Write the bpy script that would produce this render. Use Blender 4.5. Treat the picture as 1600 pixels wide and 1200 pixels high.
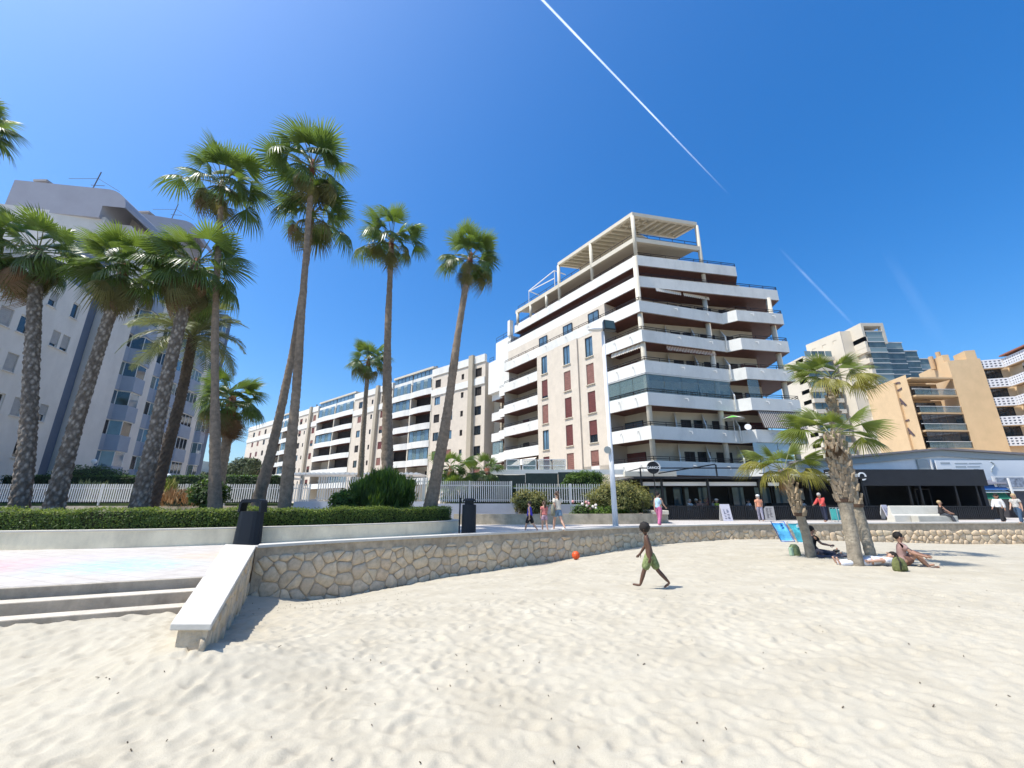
import bpy, bmesh, math, random
import numpy as np
from mathutils import Vector, Matrix
for o in list(bpy.data.objects): bpy.data.objects.remove(o)
scn = bpy.context.scene
COL = scn.collection
R = math.radians
# ------------------------------------------------------------------ camera
CAM_H = 1.2; FPX = 640.0; PITCH = R(16.04)
cd = bpy.data.cameras.new('camera'); cam = bpy.data.objects.new('camera', cd); COL.objects.link(cam)
cam.location = (0, 0, CAM_H); cam.rotation_euler = (R(90) + PITCH, 0, 0)
cd.sensor_width = 36.0; cd.lens = 36.0 * FPX / 1600.0; cd.clip_start = 0.05; cd.clip_end = 60000
scn.camera = cam
# ------------------------------------------------------------------ sky and sun
SUN_EL = R(61); SUN_H = Vector((-0.956, -0.293)).normalized()
TO_SUN = Vector((SUN_H.x * math.cos(SUN_EL), SUN_H.y * math.cos(SUN_EL), math.sin(SUN_EL)))
world = bpy.data.worlds.new('World'); scn.world = world; world.use_nodes = True
wn = world.node_tree.nodes; wl = world.node_tree.links
for n in list(wn): wn.remove(n)
wo = wn.new('ShaderNodeOutputWorld'); wb = wn.new('ShaderNodeBackground'); sk = wn.new('ShaderNodeTexSky')
sk.sky_type = 'NISHITA'; sk.sun_disc = False; sk.sun_elevation = SUN_EL
sk.sun_rotation = math.atan2(SUN_H.x, SUN_H.y)
sk.altitude = 0; sk.air_density = 1.0; sk.dust_density = 2.0; sk.ozone_density = 1.6
hs = wn.new('ShaderNodeHueSaturation'); hs.inputs["Saturation"].default_value = 1.52; hs.inputs['Value'].default_value = 1.0
wb.inputs['Strength'].default_value = 0.15
wl.new(sk.outputs[0], hs.inputs['Color']); tn = wn.new('ShaderNodeMix'); tn.data_type = 'RGBA'; tn.blend_type = 'MULTIPLY'; tn.inputs[0].default_value = 1; tn.inputs[7].default_value = (.84,1.04,1.16,1)
wl.new(hs.outputs[0], tn.inputs[6]); wl.new(tn.outputs[2], wb.inputs['Color']); wl.new(wb.outputs[0], wo.inputs['Surface'])
sd = bpy.data.lights.new('sun', 'SUN'); sd.energy = 4.6; sd.angle = R(0.53); sd.color = (1.0, 0.955, 0.88)
sun = bpy.data.objects.new('sun', sd); COL.objects.link(sun)
sun.rotation_euler = TO_SUN.to_track_quat('Z', 'Y').to_euler(); sun.location = (-20, -5, 60)
vs = scn.view_settings; vs.view_transform = 'Standard'; vs.look = 'None'; vs.gamma = 1.0; vs.use_curve_mapping = False
vs.exposure = 0.38
# ------------------------------------------------------------------ helpers
_S, _C = math.sin(PITCH), math.cos(PITCH)
def ray(px, py):
    u = (px - 800) / FPX; v = (600 - py) / FPX
    return u, _C - v * _S, _S + v * _C
def onz(px, py, z=0.0):
    u, a, b = ray(px, py); t = (z - CAM_H) / b; return Vector((u * t, a * t, z))
def ony(px, py, Y):
    u, a, b = ray(px, py); t = Y / a; return Vector((u * t, Y, CAM_H + b * t))
def srgb(r, g, b):
    f = lambda c: (c / 255 / 12.92) if c / 255 <= .04045 else ((c / 255 + .055) / 1.055) ** 2.4
    return (f(r), f(g), f(b), 1)
MATS = {}
def mat(name, col, rough=.8, nscale=0, namt=.15, bump=0, bscale=None, metal=0, spec=.4, trans=None, alpha=None, coat=0, stain=0, stain_scale=.6):
    """procedural material: base colour broken up by noise, optional fine bump and large soft stains"""
    if name in MATS: return MATS[name]
    m = bpy.data.materials.new(name); m.use_nodes = True; MATS[name] = m
    nt = m.node_tree; N = nt.nodes; L = nt.links; b = N['Principled BSDF']
    b.inputs['Roughness'].default_value = rough; b.inputs['Metallic'].default_value = metal
    b.inputs['Specular IOR Level'].default_value = spec
    b.inputs['Coat Weight'].default_value = coat
    c = tuple(col[:3]) + (1,)
    b.inputs['Base Color'].default_value = c
    src = None
    if nscale or bump or stain:
        geo = N.new('ShaderNodeNewGeometry'); P = geo.outputs['Position']
    if nscale:
        no = N.new('ShaderNodeTexNoise'); no.inputs['Scale'].default_value = nscale; no.inputs['Detail'].default_value = 6; no.inputs['Roughness'].default_value = .65
        L.new(P, no.inputs['Vector'])
        mp = N.new('ShaderNodeMapRange'); mp.inputs[1].default_value = .3; mp.inputs[2].default_value = .7
        mp.inputs[3].default_value = 1 - namt; mp.inputs[4].default_value = 1 + namt
        L.new(no.outputs[0], mp.inputs[0])
        mx = N.new('ShaderNodeMix'); mx.data_type = 'RGBA'; mx.blend_type = 'MULTIPLY'; mx.inputs[0].default_value = 1
        mx.inputs[6].default_value = c; L.new(mp.outputs[0], mx.inputs[7]); src = mx.outputs[2]
    if stain:
        n2 = N.new('ShaderNodeTexNoise'); n2.inputs['Scale'].default_value = stain_scale; n2.inputs['Detail'].default_value = 5; n2.inputs['Roughness'].default_value = .7
        mpv = N.new('ShaderNodeMapping'); mpv.inputs['Scale'].default_value = (1, 1, .35); L.new(P, mpv.inputs['Vector']); L.new(mpv.outputs[0], n2.inputs['Vector'])
        m2 = N.new('ShaderNodeMapRange'); m2.inputs[1].default_value = .45; m2.inputs[2].default_value = .75; m2.inputs[3].default_value = 1; m2.inputs[4].default_value = 1 - stain
        L.new(n2.outputs[0], m2.inputs[0])
        x2 = N.new('ShaderNodeMix'); x2.data_type = 'RGBA'; x2.blend_type = 'MULTIPLY'; x2.inputs[0].default_value = 1
        if src: L.new(src, x2.inputs[6])
        else: x2.inputs[6].default_value = c
        L.new(m2.outputs[0], x2.inputs[7]); src = x2.outputs[2]
    if src: L.new(src, b.inputs['Base Color'])
    if bump:
        nb = N.new('ShaderNodeTexNoise'); nb.inputs['Scale'].default_value = bscale or nscale * 3; nb.inputs['Detail'].default_value = 5
        L.new(P, nb.inputs['Vector'])
        bp = N.new('ShaderNodeBump'); bp.inputs['Strength'].default_value = bump; bp.inputs['Distance'].default_value = .03
        L.new(nb.outputs[0], bp.inputs['Height']); L.new(bp.outputs[0], b.inputs['Normal'])
    if trans:
        out = N['Material Output']; tr = N.new('ShaderNodeBsdfTranslucent'); ms = N.new('ShaderNodeMixShader')
        tr.inputs['Color'].default_value = tuple(trans[:3]) + (1,); ms.inputs[0].default_value = trans[3] if len(trans) > 3 else .35
        L.new(b.outputs[0], ms.inputs[1]); L.new(tr.outputs[0], ms.inputs[2]); L.new(ms.outputs[0], out.inputs['Surface'])
    if alpha is not None: b.inputs['Alpha'].default_value = alpha
    return m
def tag(o, label=None, cat=None, group=None, kind=None):
    if label: o['label'] = label
    if cat: o['category'] = cat
    if group: o['group'] = group
    if kind: o['kind'] = kind
    return o
def empty(name, loc, label=None, cat=None, group=None, kind=None):
    o = bpy.data.objects.new(name, None); COL.objects.link(o); o.location = loc; o.empty_display_size = .2
    return tag(o, label, cat, group, kind)
def root_loc(o):
    v = Vector((0, 0, 0))
    while o: v += o.location; o = o.parent
    return v
class MB:
    """collects faces and links them as one mesh object"""
    def __init__(s): s.v = []; s.f = []; s.m = []
    def face(s, pts, m=0):
        i = len(s.v); s.v += [tuple(p) for p in pts]; s.f.append(tuple(range(i, i + len(pts)))); s.m.append(m)
    def hexa(s, p, m=0):
        i = len(s.v); s.v += [tuple(q) for q in p]
        for f in ((0,3,2,1),(4,5,6,7),(0,1,5,4),(1,2,6,5),(2,3,7,6),(3,0,4,7)):
            s.f.append(tuple(i + k for k in f)); s.m.append(m)
        return s
    def box(s, x0, x1, y0, y1, z0, z1, m=0):
        return s.hexa([(x0,y0,z0),(x1,y0,z0),(x1,y1,z0),(x0,y1,z0),(x0,y0,z1),(x1,y0,z1),(x1,y1,z1),(x0,y1,z1)], m)
    def bar(s, a, b, w, h=None, m=0, up=(0,0,1)):
        a = Vector(a); b = Vector(b); h = h or w; d = (b - a).normalized(); up = Vector(up)
        if abs(d.dot(up)) > .98: up = Vector((1, 0, 0))
        x = d.cross(up).normalized() * w / 2; y = x.cross(d).normalized() * h / 2
        return s.hexa([a-x-y, a+x-y, a+x+y, a-x+y, b-x-y, b+x-y, b+x+y, b-x+y], m)
    def tube(s, pts, rad, n=10, m=0, cap=True):
        pts = [Vector(p) for p in pts]; base = len(s.v)
        if not hasattr(rad, '__len__'): rad = [rad] * len(pts)
        ref = Vector((1, 0, 0))
        for i, p in enumerate(pts):
            d = (pts[min(i+1, len(pts)-1)] - pts[max(i-1, 0)]).normalized()
            if abs(d.dot(ref)) > .95: ref = Vector((0, 1, 0))
            x = (ref - d * d.dot(ref)).normalized(); y = d.cross(x); ref = x
            for k in range(n):
                a = 2 * math.pi * k / n; s.v.append(tuple(p + (x * math.cos(a) + y * math.sin(a)) * rad[i]))
        for i in range(len(pts) - 1):
            for k in range(n):
                a = base + i * n + k; b = base + i * n + (k + 1) % n
                s.f.append((a, b, b + n, a + n)); s.m.append(m)
        if cap:
            s.f.append(tuple(base + k for k in range(n))[::-1]); s.m.append(m)
            e = base + (len(pts) - 1) * n; s.f.append(tuple(e + k for k in range(n))); s.m.append(m)
        return s
    def prism(s, poly, z0, z1, m=0, mtop=None, mbot=None):
        n = len(poly); i = len(s.v)
        s.v += [(p[0], p[1], z0) for p in poly] + [(p[0], p[1], z1) for p in poly]
        for k in range(n):
            j = (k + 1) % n; s.f.append((i+k, i+j, i+n+j, i+n+k)); s.m.append(m)
        s.f.append(tuple(i+n+k for k in range(n))); s.m.append(m if mtop is None else mtop)
        s.f.append(tuple(i+k for k in range(n))[::-1]); s.m.append(m if mbot is None else mbot)
        return s
    def ball(s, c, r, nu=12, nv=8, m=0):
        c = Vector(c); r = Vector(r) if hasattr(r, '__len__') else Vector((r, r, r)); b = len(s.v)
        for j in range(nv + 1):
            t = math.pi * j / nv
            for i in range(nu):
                a = 2 * math.pi * i / nu
                s.v.append((c.x + r.x*math.sin(t)*math.cos(a), c.y + r.y*math.sin(t)*math.sin(a), c.z + r.z*math.cos(t)))
        for j in range(nv):
            for i in range(nu):
                k = b + j*nu + i; l = b + j*nu + (i+1) % nu
                s.f.append((k, k+nu, l+nu, l)); s.m.append(m)
        return s
    def mesh(s, name, mats, smooth=False, off=(0,0,0)):
        me = bpy.data.meshes.new(name); o = Vector(off)
        me.from_pydata([(p[0]-o.x, p[1]-o.y, p[2]-o.z) for p in s.v], [], s.f)
        if not isinstance(mats, (list, tuple)): mats = [mats]
        for m in mats: me.materials.append(m)
        if len(mats) > 1: me.polygons.foreach_set('material_index', s.m)
        if smooth: me.polygons.foreach_set('use_smooth', [True] * len(s.f))
        me.update(); return me
    def build(s, name, mats, parent=None, smooth=False, bevel=0, loc=None):
        """vertices are world coordinates; they are stored relative to the parent thing (or to loc)"""
        off = root_loc(parent) if parent else Vector(loc or (0, 0, 0))
        ob = bpy.data.objects.new(name, s.mesh(name, mats, smooth, off)); COL.objects.link(ob)
        if parent: ob.parent = parent
        else: ob.location = off
        if bevel:
            b = ob.modifiers.new('bevel', 'BEVEL'); b.width = bevel; b.segments = 2; b.limit_method = 'ANGLE'; b.angle_limit = R(40)
        return ob
def place(name, me, parent, loc, rz=0, scale=None):
    """an object that shares a mesh, at world loc under parent (parents are never rotated)"""
    ob = bpy.data.objects.new(name, me); COL.objects.link(ob)
    if parent: ob.parent = parent; ob.location = Vector(loc) - root_loc(parent)
    else: ob.location = loc
    ob.rotation_euler = (0, 0, rz)
    if scale: ob.scale = scale
    return ob
class Fr:
    """a wall line: s runs along d, out is to the left of d"""
    def __init__(s, o, d):
        s.o = Vector((o[0], o[1])); s.d = Vector((d[0], d[1])).normalized(); s.n = Vector((-s.d.y, s.d.x)); s.rz = math.atan2(s.d.y, s.d.x)
    def p(s, a, out, z):
        q = s.o + s.d * a + s.n * out; return Vector((q.x, q.y, z))
    def box(s, mb, s0, s1, d0, d1, z0, z1, m=0):
        return mb.hexa([s.p(s0,d0,z0), s.p(s1,d0,z0), s.p(s1,d1,z0), s.p(s0,d1,z0), s.p(s0,d0,z1), s.p(s1,d0,z1), s.p(s1,d1,z1), s.p(s0,d1,z1)], m)
    def holed(s, mb, s0, s1, z0, z1, holes, out=0, depth=.2, m=0):
        """a wall face with real window openings and their reveals"""
        ss = sorted({s0, s1, *[h[0] for h in holes], *[h[1] for h in holes]}); zs = sorted({z0, z1, *[h[2] for h in holes], *[h[3] for h in holes]})
        ss = [a for a in ss if s0 <= a <= s1]; zs = [a for a in zs if z0 <= a <= z1]
        for a, b in zip(ss, ss[1:]):
            run = None
            for c, d in zip(zs, zs[1:]):
                ms, mz = (a+b)/2, (c+d)/2
                if any(h[0] < ms < h[1] and h[2] < mz < h[3] for h in holes): continue
                mb.face([s.p(a,out,c), s.p(a,out,d), s.p(b,out,d), s.p(b,out,c)], m)
        for a, b, c, d in holes:
            i = out - depth
            mb.face([s.p(a,out,c), s.p(b,out,c), s.p(b,i,c), s.p(a,i,c)], m); mb.face([s.p(a,out,d), s.p(a,i,d), s.p(b,i,d), s.p(b,out,d)], m)
            mb.face([s.p(a,out,c), s.p(a,i,c), s.p(a,i,d), s.p(a,out,d)], m); mb.face([s.p(b,out,c), s.p(b,out,d), s.p(b,i,d), s.p(b,i,c)], m)
def smooth_line(pts, step=.6):
    """Catmull-Rom through 2D points, resampled"""
    P = [Vector(p) for p in pts]; P = [P[0]*2 - P[1]] + P + [P[-1]*2 - P[-2]]; out = []
    for i in range(1, len(P) - 2):
        n = max(2, int((P[i+1] - P[i]).length / step))
        for k in range(n):
            t = k / n
            out.append(.5*((2*P[i]) + (P[i+1]-P[i-1])*t + (2*P[i-1]-5*P[i]+4*P[i+1]-P[i+2])*t*t + (3*P[i]-P[i-1]-3*P[i+1]+P[i+2])*t**3))
    out.append(P[-2]); return out
def offset_line(pts, d):
    out = []
    for i, p in enumerate(pts):
        t = (pts[min(i+1, len(pts)-1)] - pts[max(i-1, 0)]).normalized(); out.append(p + Vector((-t.y, t.x)) * d)
    return out
def strip(mb, A, B, zA, zB, m=0):
    for i in range(len(A) - 1):
        za0, za1 = (zA[i], zA[i+1]) if hasattr(zA, '__len__') else (zA, zA); zb0, zb1 = (zB[i], zB[i+1]) if hasattr(zB, '__len__') else (zB, zB)
        mb.face([(A[i].x, A[i].y, za0), (A[i+1].x, A[i+1].y, za1), (B[i+1].x, B[i+1].y, zb1), (B[i].x, B[i].y, zb0)], m)
# ================================================================== setting: terrain, beach, promenade
random.seed(7); rng = np.random.default_rng(5)
WALL_PTS = [(-6.85,11.75),(-5.4,13.05),(-1.83,15.6),(2.17,18.3),(5.0,20.1),(8.4,21.6),(12,22.8),(17.66,23.9),(23.67,24.5),(30,24.8),(40,25.0),(60,25.2)]
WALL = smooth_line([Vector(p) for p in WALL_PTS], .4)
_wx = np.array([p[0] for p in WALL_PTS]); _wy = np.array([p[1] for p in WALL_PTS])
_wX = np.array([p.x for p in WALL]); _wY = np.array([p.y for p in WALL])
_zx = np.array([-6.86,-6.47,-5.72,-4.82,-3.68,-2.39,-.93,1.28,2.54,4,6,6.9,11.4,13.7,17.4,21.3,25.1,60]); _zz = np.array([-1.14,-1.25,-1.49,-1.52,-1.43,-1.3,-1.26,-1.16,-1.08,-1.0,-.82,-.79,-.67,-.71,-.84,-.98,-1.1,-1.1])
CK_E = Vector((-3.42, 4.9)); CK_K = Vector((-7.36, 11.9))            # centre line of the cheek wall beside the steps
def sand_base(X, Y):
    X = np.asarray(X, float); Y = np.asarray(Y, float)
    wy = np.interp(X, _wX, _wY); zw = np.interp(X, _zx, _zz)
    q = np.clip(Y / wy, 0, 1.1); zr = -.45 + (zw + .45) * q ** 2
    d = CK_K - CK_E; side = d.x * (Y - CK_E.y) - d.y * (X - CK_E.x)     # >0: left of the cheek wall
    zl = -.47 + .11 * np.clip((Y - 4.5 - .42 * (X + 5.3)) / 2.0, 0, 1.3)
    near = Y < 5.0
    w = np.clip((5.6 - Y) / 1.2, 0, 1)
    z = np.where(side > 0, zl * (1 - w) + zr * w, zr)
    z = z + .24*np.exp(-(((X+3.35)/1.0)**2 + ((Y-5.0)/.9)**2))      # sand banked against the end of the cheek wall
    return z
# stamped dimples (trodden sand)
HX0, HX1, HY0, HY1, HR = -26., 40., 0., 27., .03
hm = np.zeros((int((HY1-HY0)/HR), int((HX1-HX0)/HR)), np.float32)
def vnoise(shape, cell):
    gy, gx = int(shape[0]/cell)+3, int(shape[1]/cell)+3
    g = rng.random((gy, gx)).astype(np.float32)
    y = np.arange(shape[0])/cell; x = np.arange(shape[1])/cell
    yi = y.astype(int); xi = x.astype(int); fy = (y-yi); fx = (x-xi)
    fy = (fy*fy*(3-2*fy))[:, None].astype(np.float32); fx = (fx*fx*(3-2*fx))[None].astype(np.float32)
    a = g[yi][:, xi]; b = g[yi][:, xi+1]; c = g[yi+1][:, xi]; d = g[yi+1][:, xi+1]
    return (a*(1-fx)+b*fx)*(1-fy)+(c*(1-fx)+d*fx)*fy - .5
hm += .024*vnoise(hm.shape, 46) + .008*vnoise(hm.shape, 17) + .008*vnoise(hm.shape, 8) + .005*vnoise(hm.shape, 3)
for k in range(24000):
    u = rng.random()
    if k < 11000: cy = 1.0 + 8*rng.random()**1.2; cx = (rng.random()*2-1)*(1.5*cy+1.5)
    else: cy = 26*rng.random(); cx = -20+58*rng.random()
    L = .06+.085*rng.random()**1.5; W_ = .04+.035*rng.random(); a = rng.random()*6.28; dep = (.002+.0066*rng.random())*(1+min(1.3, max(0, cy-4)/7)); L *= 1+min(.6, max(0, cy-4)/12); W_ *= 1+min(.6, max(0, cy-4)/12)
    n = int(.34/HR); iy = int((cy-HY0)/HR); ix = int((cx-HX0)/HR)
    if iy < n or ix < n or iy >= hm.shape[0]-n or ix >= hm.shape[1]-n: continue
    yy, xx = np.mgrid[-n:n+1, -n:n+1]*HR
    p = (xx*math.cos(a)+yy*math.sin(a))/L; q = (-xx*math.sin(a)+yy*math.cos(a))/W_
    r2 = p*p+q*q
    hm[iy-n:iy+n+1, ix-n:ix+n+1] += (-dep*np.exp(-r2*r2*.8) + dep*.75*np.exp(-(np.sqrt(r2)-1.45)**2*5)).astype(np.float32)
def hsample(X, Y):
    fx = np.clip((X-HX0)/HR, 0, hm.shape[1]-2.001); fy = np.clip((Y-HY0)/HR, 0, hm.shape[0]-2.001)
    xi = fx.astype(int); yi = fy.astype(int); fx = fx-xi; fy = fy-yi
    return (hm[yi,xi]*(1-fx)+hm[yi,xi+1]*fx)*(1-fy)+(hm[yi+1,xi]*(1-fx)+hm[yi+1,xi+1]*fx)*fy
def sand_z(x, y): return float(sand_base(x, y)) + float(hsample(np.array([x]), np.array([y]))[0])
def onsand(px, py):
    u, a, b = ray(px, py); t = 1.0
    for _ in range(4000):
        t += .01
        if CAM_H + b*t < sand_z(u*t, a*t): break
    return Vector((u*t, a*t, sand_z(u*t, a*t)))
nv_, nu_ = 560, 640
ys = np.concatenate([[-30, -8, -2, .2], np.geomspace(.9, 26.5, nv_-4)])
us = np.linspace(-1, 1, nu_); us = np.sign(us)*(np.abs(us)*1.35 + np.abs(us)**6*1.5)
Yg, Ug = np.meshgrid(ys, us, indexing='ij'); Xg = Ug*(np.maximum(Yg, 0)+.9) ; Xg = np.where(Yg < .5, Ug*12, Xg)
Zg = sand_base(Xg, Yg) + np.where(Yg > .5, hsample(Xg, Yg), 0)
wyg = np.interp(Xg, _wX, _wY); dK = CK_K - CK_E
sideg = dK.x*(Yg-CK_E.y) - dK.y*(Xg-CK_E.x)
Zg = np.where((Yg > wyg + .12) & (sideg < 0), -1.9, Zg)
stepline = 6.55 + (Xg+7.45)*.415
Zg = np.where((sideg > 0) & (Yg > stepline + .3), -1.9, Zg)
Zg = np.where((Xg < -6.9) & (Yg > 9), -1.9, Zg)
idx = np.arange(nv_*nu_).reshape(nv_, nu_)
quads = np.stack([idx[:-1,:-1], idx[:-1,1:], idx[1:,1:], idx[1:,:-1]], -1).reshape(-1, 4)
me = bpy.data.meshes.new('sand'); me.from_pydata(np.stack([Xg, Yg, Zg], -1).reshape(-1, 3).tolist(), [], quads.tolist())
me.polygons.foreach_set('use_smooth', [True]*len(quads))
sm = bpy.data.materials.new('sand'); sm.use_nodes = True; nt = sm.node_tree; N = nt.nodes; L = nt.links; b = N['Principled BSDF']
b.inputs['Roughness'].default_value = .95; b.inputs['Specular IOR Level'].default_value = .15
g = N.new('ShaderNodeNewGeometry')
def noise(N, L, vec, sc, det=5, ro=.6):
    n = N.new('ShaderNodeTexNoise'); n.inputs['Scale'].default_value = sc; n.inputs['Detail'].default_value = det; n.inputs['Roughness'].default_value = ro; L.new(vec, n.inputs['Vector']); return n.outputs[0]
def ramp(N, L, fac, stops):
    r = N.new('ShaderNodeValToRGB'); e = r.color_ramp.elements
    while len(e) < len(stops): e.new(.5)
    for q, (p, c) in zip(e, stops): q.position = p; q.color = tuple(c[:3]) + (1,)
    L.new(fac, r.inputs[0]); return r.outputs[0]
c1 = ramp(N, L, noise(N, L, g.outputs['Position'], 1.3), [(.3, (.42,.374,.288)), (.7, (.50,.454,.36))])
c2 = ramp(N, L, noise(N, L, g.outputs['Position'], 220, 2), [(.25, (.74,.73,.72)), (.5, (1,1,1)), (.8, (1.06,1.05,1.04))])
mx = N.new('ShaderNodeMix'); mx.data_type = 'RGBA'; mx.blend_type = 'MULTIPLY'; mx.inputs[0].default_value = 1; L.new(c1, mx.inputs[6]); L.new(c2, mx.inputs[7]); L.new(mx.outputs[2], b.inputs['Base Color'])
bp = N.new('ShaderNodeBump'); bp.inputs['Strength'].default_value = .30; bp.inputs['Distance'].default_value = .018
ad = N.new('ShaderNodeMath'); ad.operation = 'ADD'; L.new(noise(N, L, g.outputs['Position'], 16, 6, .6), ad.inputs[0]); L.new(noise(N, L, g.outputs['Position'], 90, 3), ad.inputs[1])
L.new(ad.outputs[0], bp.inputs['Height']); L.new(bp.outputs[0], b.inputs['Normal'])
me.materials.append(sm)
so = bpy.data.objects.new('sand', me); COL.objects.link(so); tag(so, 'pale trodden beach sand filling the foreground', kind='structure')
# bits of dry seaweed and grit scattered on the sand
mb = MB(); q = random.Random(3)
for k in range(300):
    if k < 90: x = -4.3 + q.gauss(0, 1.0); y = 10.2 + q.gauss(0, .6)
    elif k < 170: y = 3 + 7*q.random(); x = (q.random()*2-1)*1.3*y
    else: y = 2.0 + 18*q.random()**1.3; x = (q.random()*2-1)*1.35*y
    if x < -3.2 and y > 4.6 and (dK.x*(y-CK_E.y) - dK.y*(x-CK_E.x)) > -.6: continue
    if y > np.interp(x, _wX, _wY) - .4: continue
    z = sand_z(x, y); l = .008 + .03*q.random()**4; a = q.random()*6.28
    mb.bar((x, y, z+.004), (x+l*math.cos(a), y+l*math.sin(a), z+.008+.01*q.random()), .004+.006*q.random(), .005)
tag(mb.build('beach_debris', mat('debris', (.10,.075,.05), .9)), 'small dark scraps of dry seaweed strewn over sand', 'seaweed', kind='stuff')
# far ground
mb = MB(); mb.face([(-9000,-9000,-2),(9000,-9000,-2),(9000,9000,-2),(-9000,9000,-2)])
tag(mb.build('ground', mat('earth', (.30,.26,.20), .95, .05, .2)), 'bare ground reaching to the horizon', kind='structure')
# promenade slab with chalk-tinted paving
pm = bpy.data.materials.new('paving'); pm.use_nodes = True; nt = pm.node_tree; N = nt.nodes; L = nt.links; b = N['Principled BSDF']; b.inputs['Roughness'].default_value = .75
g = N.new('ShaderNodeNewGeometry'); P = g.outputs['Position']
base = ramp(N, L, noise(N, L, P, 3.0, 6, .7), [(.3, (.46,.42,.38)), (.7, (.58,.54,.50))])
def blob(cx, cy, r):
    d = N.new('ShaderNodeVectorMath'); d.operation = 'DISTANCE'; L.new(P, d.inputs[0]); d.inputs[1].default_value = (cx, cy, 0)
    m = N.new('ShaderNodeMapRange'); m.inputs[1].default_value = r; m.inputs[2].default_value = r*.3; L.new(d.outputs['Value'], m.inputs[0])
    n2 = N.new('ShaderNodeMapRange'); n2.inputs[1].default_value = .42; n2.inputs[2].default_value = .62; L.new(noise(N, L, P, 5.5, 8, .75), n2.inputs[0])
    mm = N.new('ShaderNodeMath'); mm.operation = 'MULTIPLY'; L.new(m.outputs[0], mm.inputs[0]); L.new(n2.outputs[0], mm.inputs[1]); return mm.outputs[0]
col = base
for cx, cy, r, c in ((-8.2,8.9,1.6,(.32,.52,.56)), (-10.4,8.1,2.0,(.66,.30,.36)), (-7.0,10.2,1.3,(.62,.46,.32)), (-9.3,9.8,1.2,(.56,.5,.6)), (-7.2,8.6,1.2,(.36,.56,.57))):
    x = N.new('ShaderNodeMix'); x.data_type = 'RGBA'; L.new(blob(cx, cy, r), x.inputs[0]); L.new(col, x.inputs[6]); x.inputs[7].default_value = c + (1,); col = x.outputs[2]
br = N.new('ShaderNodeTexBrick'); br.inputs['Scale'].default_value = 1; br.inputs['Mortar Size'].default_value = .012; br.inputs['Brick Width'].default_value = .6; br.inputs['Row Height'].default_value = .4
br.inputs['Color1'].default_value = (1,1,1,1); br.inputs['Color2'].default_value = (.93,.92,.9,1); br.inputs['Mortar'].default_value = (.72,.7,.68,1)
mpn = N.new('ShaderNodeMapping'); mpn.inputs['Rotation'].default_value = (0,0,.4); L.new(P, mpn.inputs['Vector']); L.new(mpn.outputs[0], br.inputs['Vector'])
x = N.new('ShaderNodeMix'); x.data_type = 'RGBA'; x.blend_type = 'MULTIPLY'; x.inputs[0].default_value = .8; L.new(col, x.inputs[6]); L.new(br.outputs[0], x.inputs[7]); L.new(x.outputs[2], b.inputs['Base Color'])
back = offset_line(WALL, .2)
poly = [Vector((-60,-15.2)), Vector((-5.14,7.5)), Vector((-7.55,12.0))] + back[1:] + [Vector((400,25.2)), Vector((400,500)), Vector((-400,500)), Vector((-400,-15.2))]
mb = MB(); mb.prism([(p.x, p.y) for p in poly], -1.85, 0.0)
tag(mb.build('promenade', pm), 'pale paved promenade behind the sea wall', kind='structure')
# three concrete steps down to the sand
conc = mat('step_concrete', (.47,.385,.29), .9, 2.5, .22, .3, 30, stain=.45, stain_scale=1.3)
rt = empty('steps', (-7,6.5,0)); tag(rt, 'worn concrete steps descending to the sand', kind='structure')
e0 = Vector((-5.05,7.52)); dr = Vector((-2.17,-.9)).normalized(); nn = Vector((-dr.y, dr.x))
if nn.y > 0: nn = -nn
dck = (CK_K - CK_E)
def to_cheek(p):                                                   # slide a point along the step edge into the cheek wall
    den = dr.x*dck.y - dr.y*dck.x; t = ((CK_E.x-p.x)*dck.y - (CK_E.y-p.y)*dck.x)/den; return p + dr*t
for k in range(3):
    o0 = .02 + .40*k
    a, bb = to_cheek(e0 + nn*(o0-.28)), to_cheek(e0 + nn*o0); a2, b2 = a + dr*34, bb + dr*34
    mb = MB(); mb.prism([(v.x, v.y) for v in (a, a2, b2, bb)][::-1] if False else [(v.x, v.y) for v in (a, a2, b2, bb)], -1.2 - .01*k, -.004 - .14*k, 0, 1)
    mb.build('step', [conc, mat('sandy_tread', (.58,.52,.42), .95, 2.5, .15, .4, 25, stain=.2, stain_scale=2)], rt, bevel=.015)
# ------------------------------------------------------------------ the stone sea wall
stone_m = bpy.data.materials.new('rubble_stone'); stone_m.use_nodes = True; nt = stone_m.node_tree; N = nt.nodes; L = nt.links; b = N['Principled BSDF']; b.inputs['Roughness'].default_value = .9
oi = N.new('ShaderNodeObjectInfo'); g = N.new('ShaderNodeNewGeometry')
cr = ramp(N, L, oi.outputs['Random'], [(0,(.58,.46,.32)),(.25,(.72,.59,.41)),(.5,(.56,.46,.34)),(.75,(.76,.62,.44)),(1,(.65,.50,.34))])
nz = ramp(N, L, noise(N, L, g.outputs['Position'], 7, 7, .7), [(.3,(.72,.70,.66)),(.6,(1.05,1.03,1))])
x = N.new('ShaderNodeMix'); x.data_type = 'RGBA'; x.blend_type = 'MULTIPLY'; x.inputs[0].default_value = 1; L.new(cr, x.inputs[6]); L.new(nz, x.inputs[7]); L.new(x.outputs[2], b.inputs['Base Color'])
bp = N.new('ShaderNodeBump'); bp.inputs['Strength'].default_value = .7; bp.inputs['Distance'].default_value = .02; L.new(noise(N, L, g.outputs['Position'], 18, 8, .7), bp.inputs['Height']); L.new(bp.outputs[0], b.inputs['Normal'])
mortar = mat('mortar', (.46,.375,.27), .95, 5, .25, .6, 40, stain=.35, stain_scale=1.5)
capm = mat('cap_stone', (.60,.565,.50), .7, 2.5, .07, .12, 25, stain=.12)
SW = empty('sea_wall', (-6.9,11.8,-1.2), 'curved beige rubble stone sea wall with pale flat capping along beach', 'stone wall')
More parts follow.
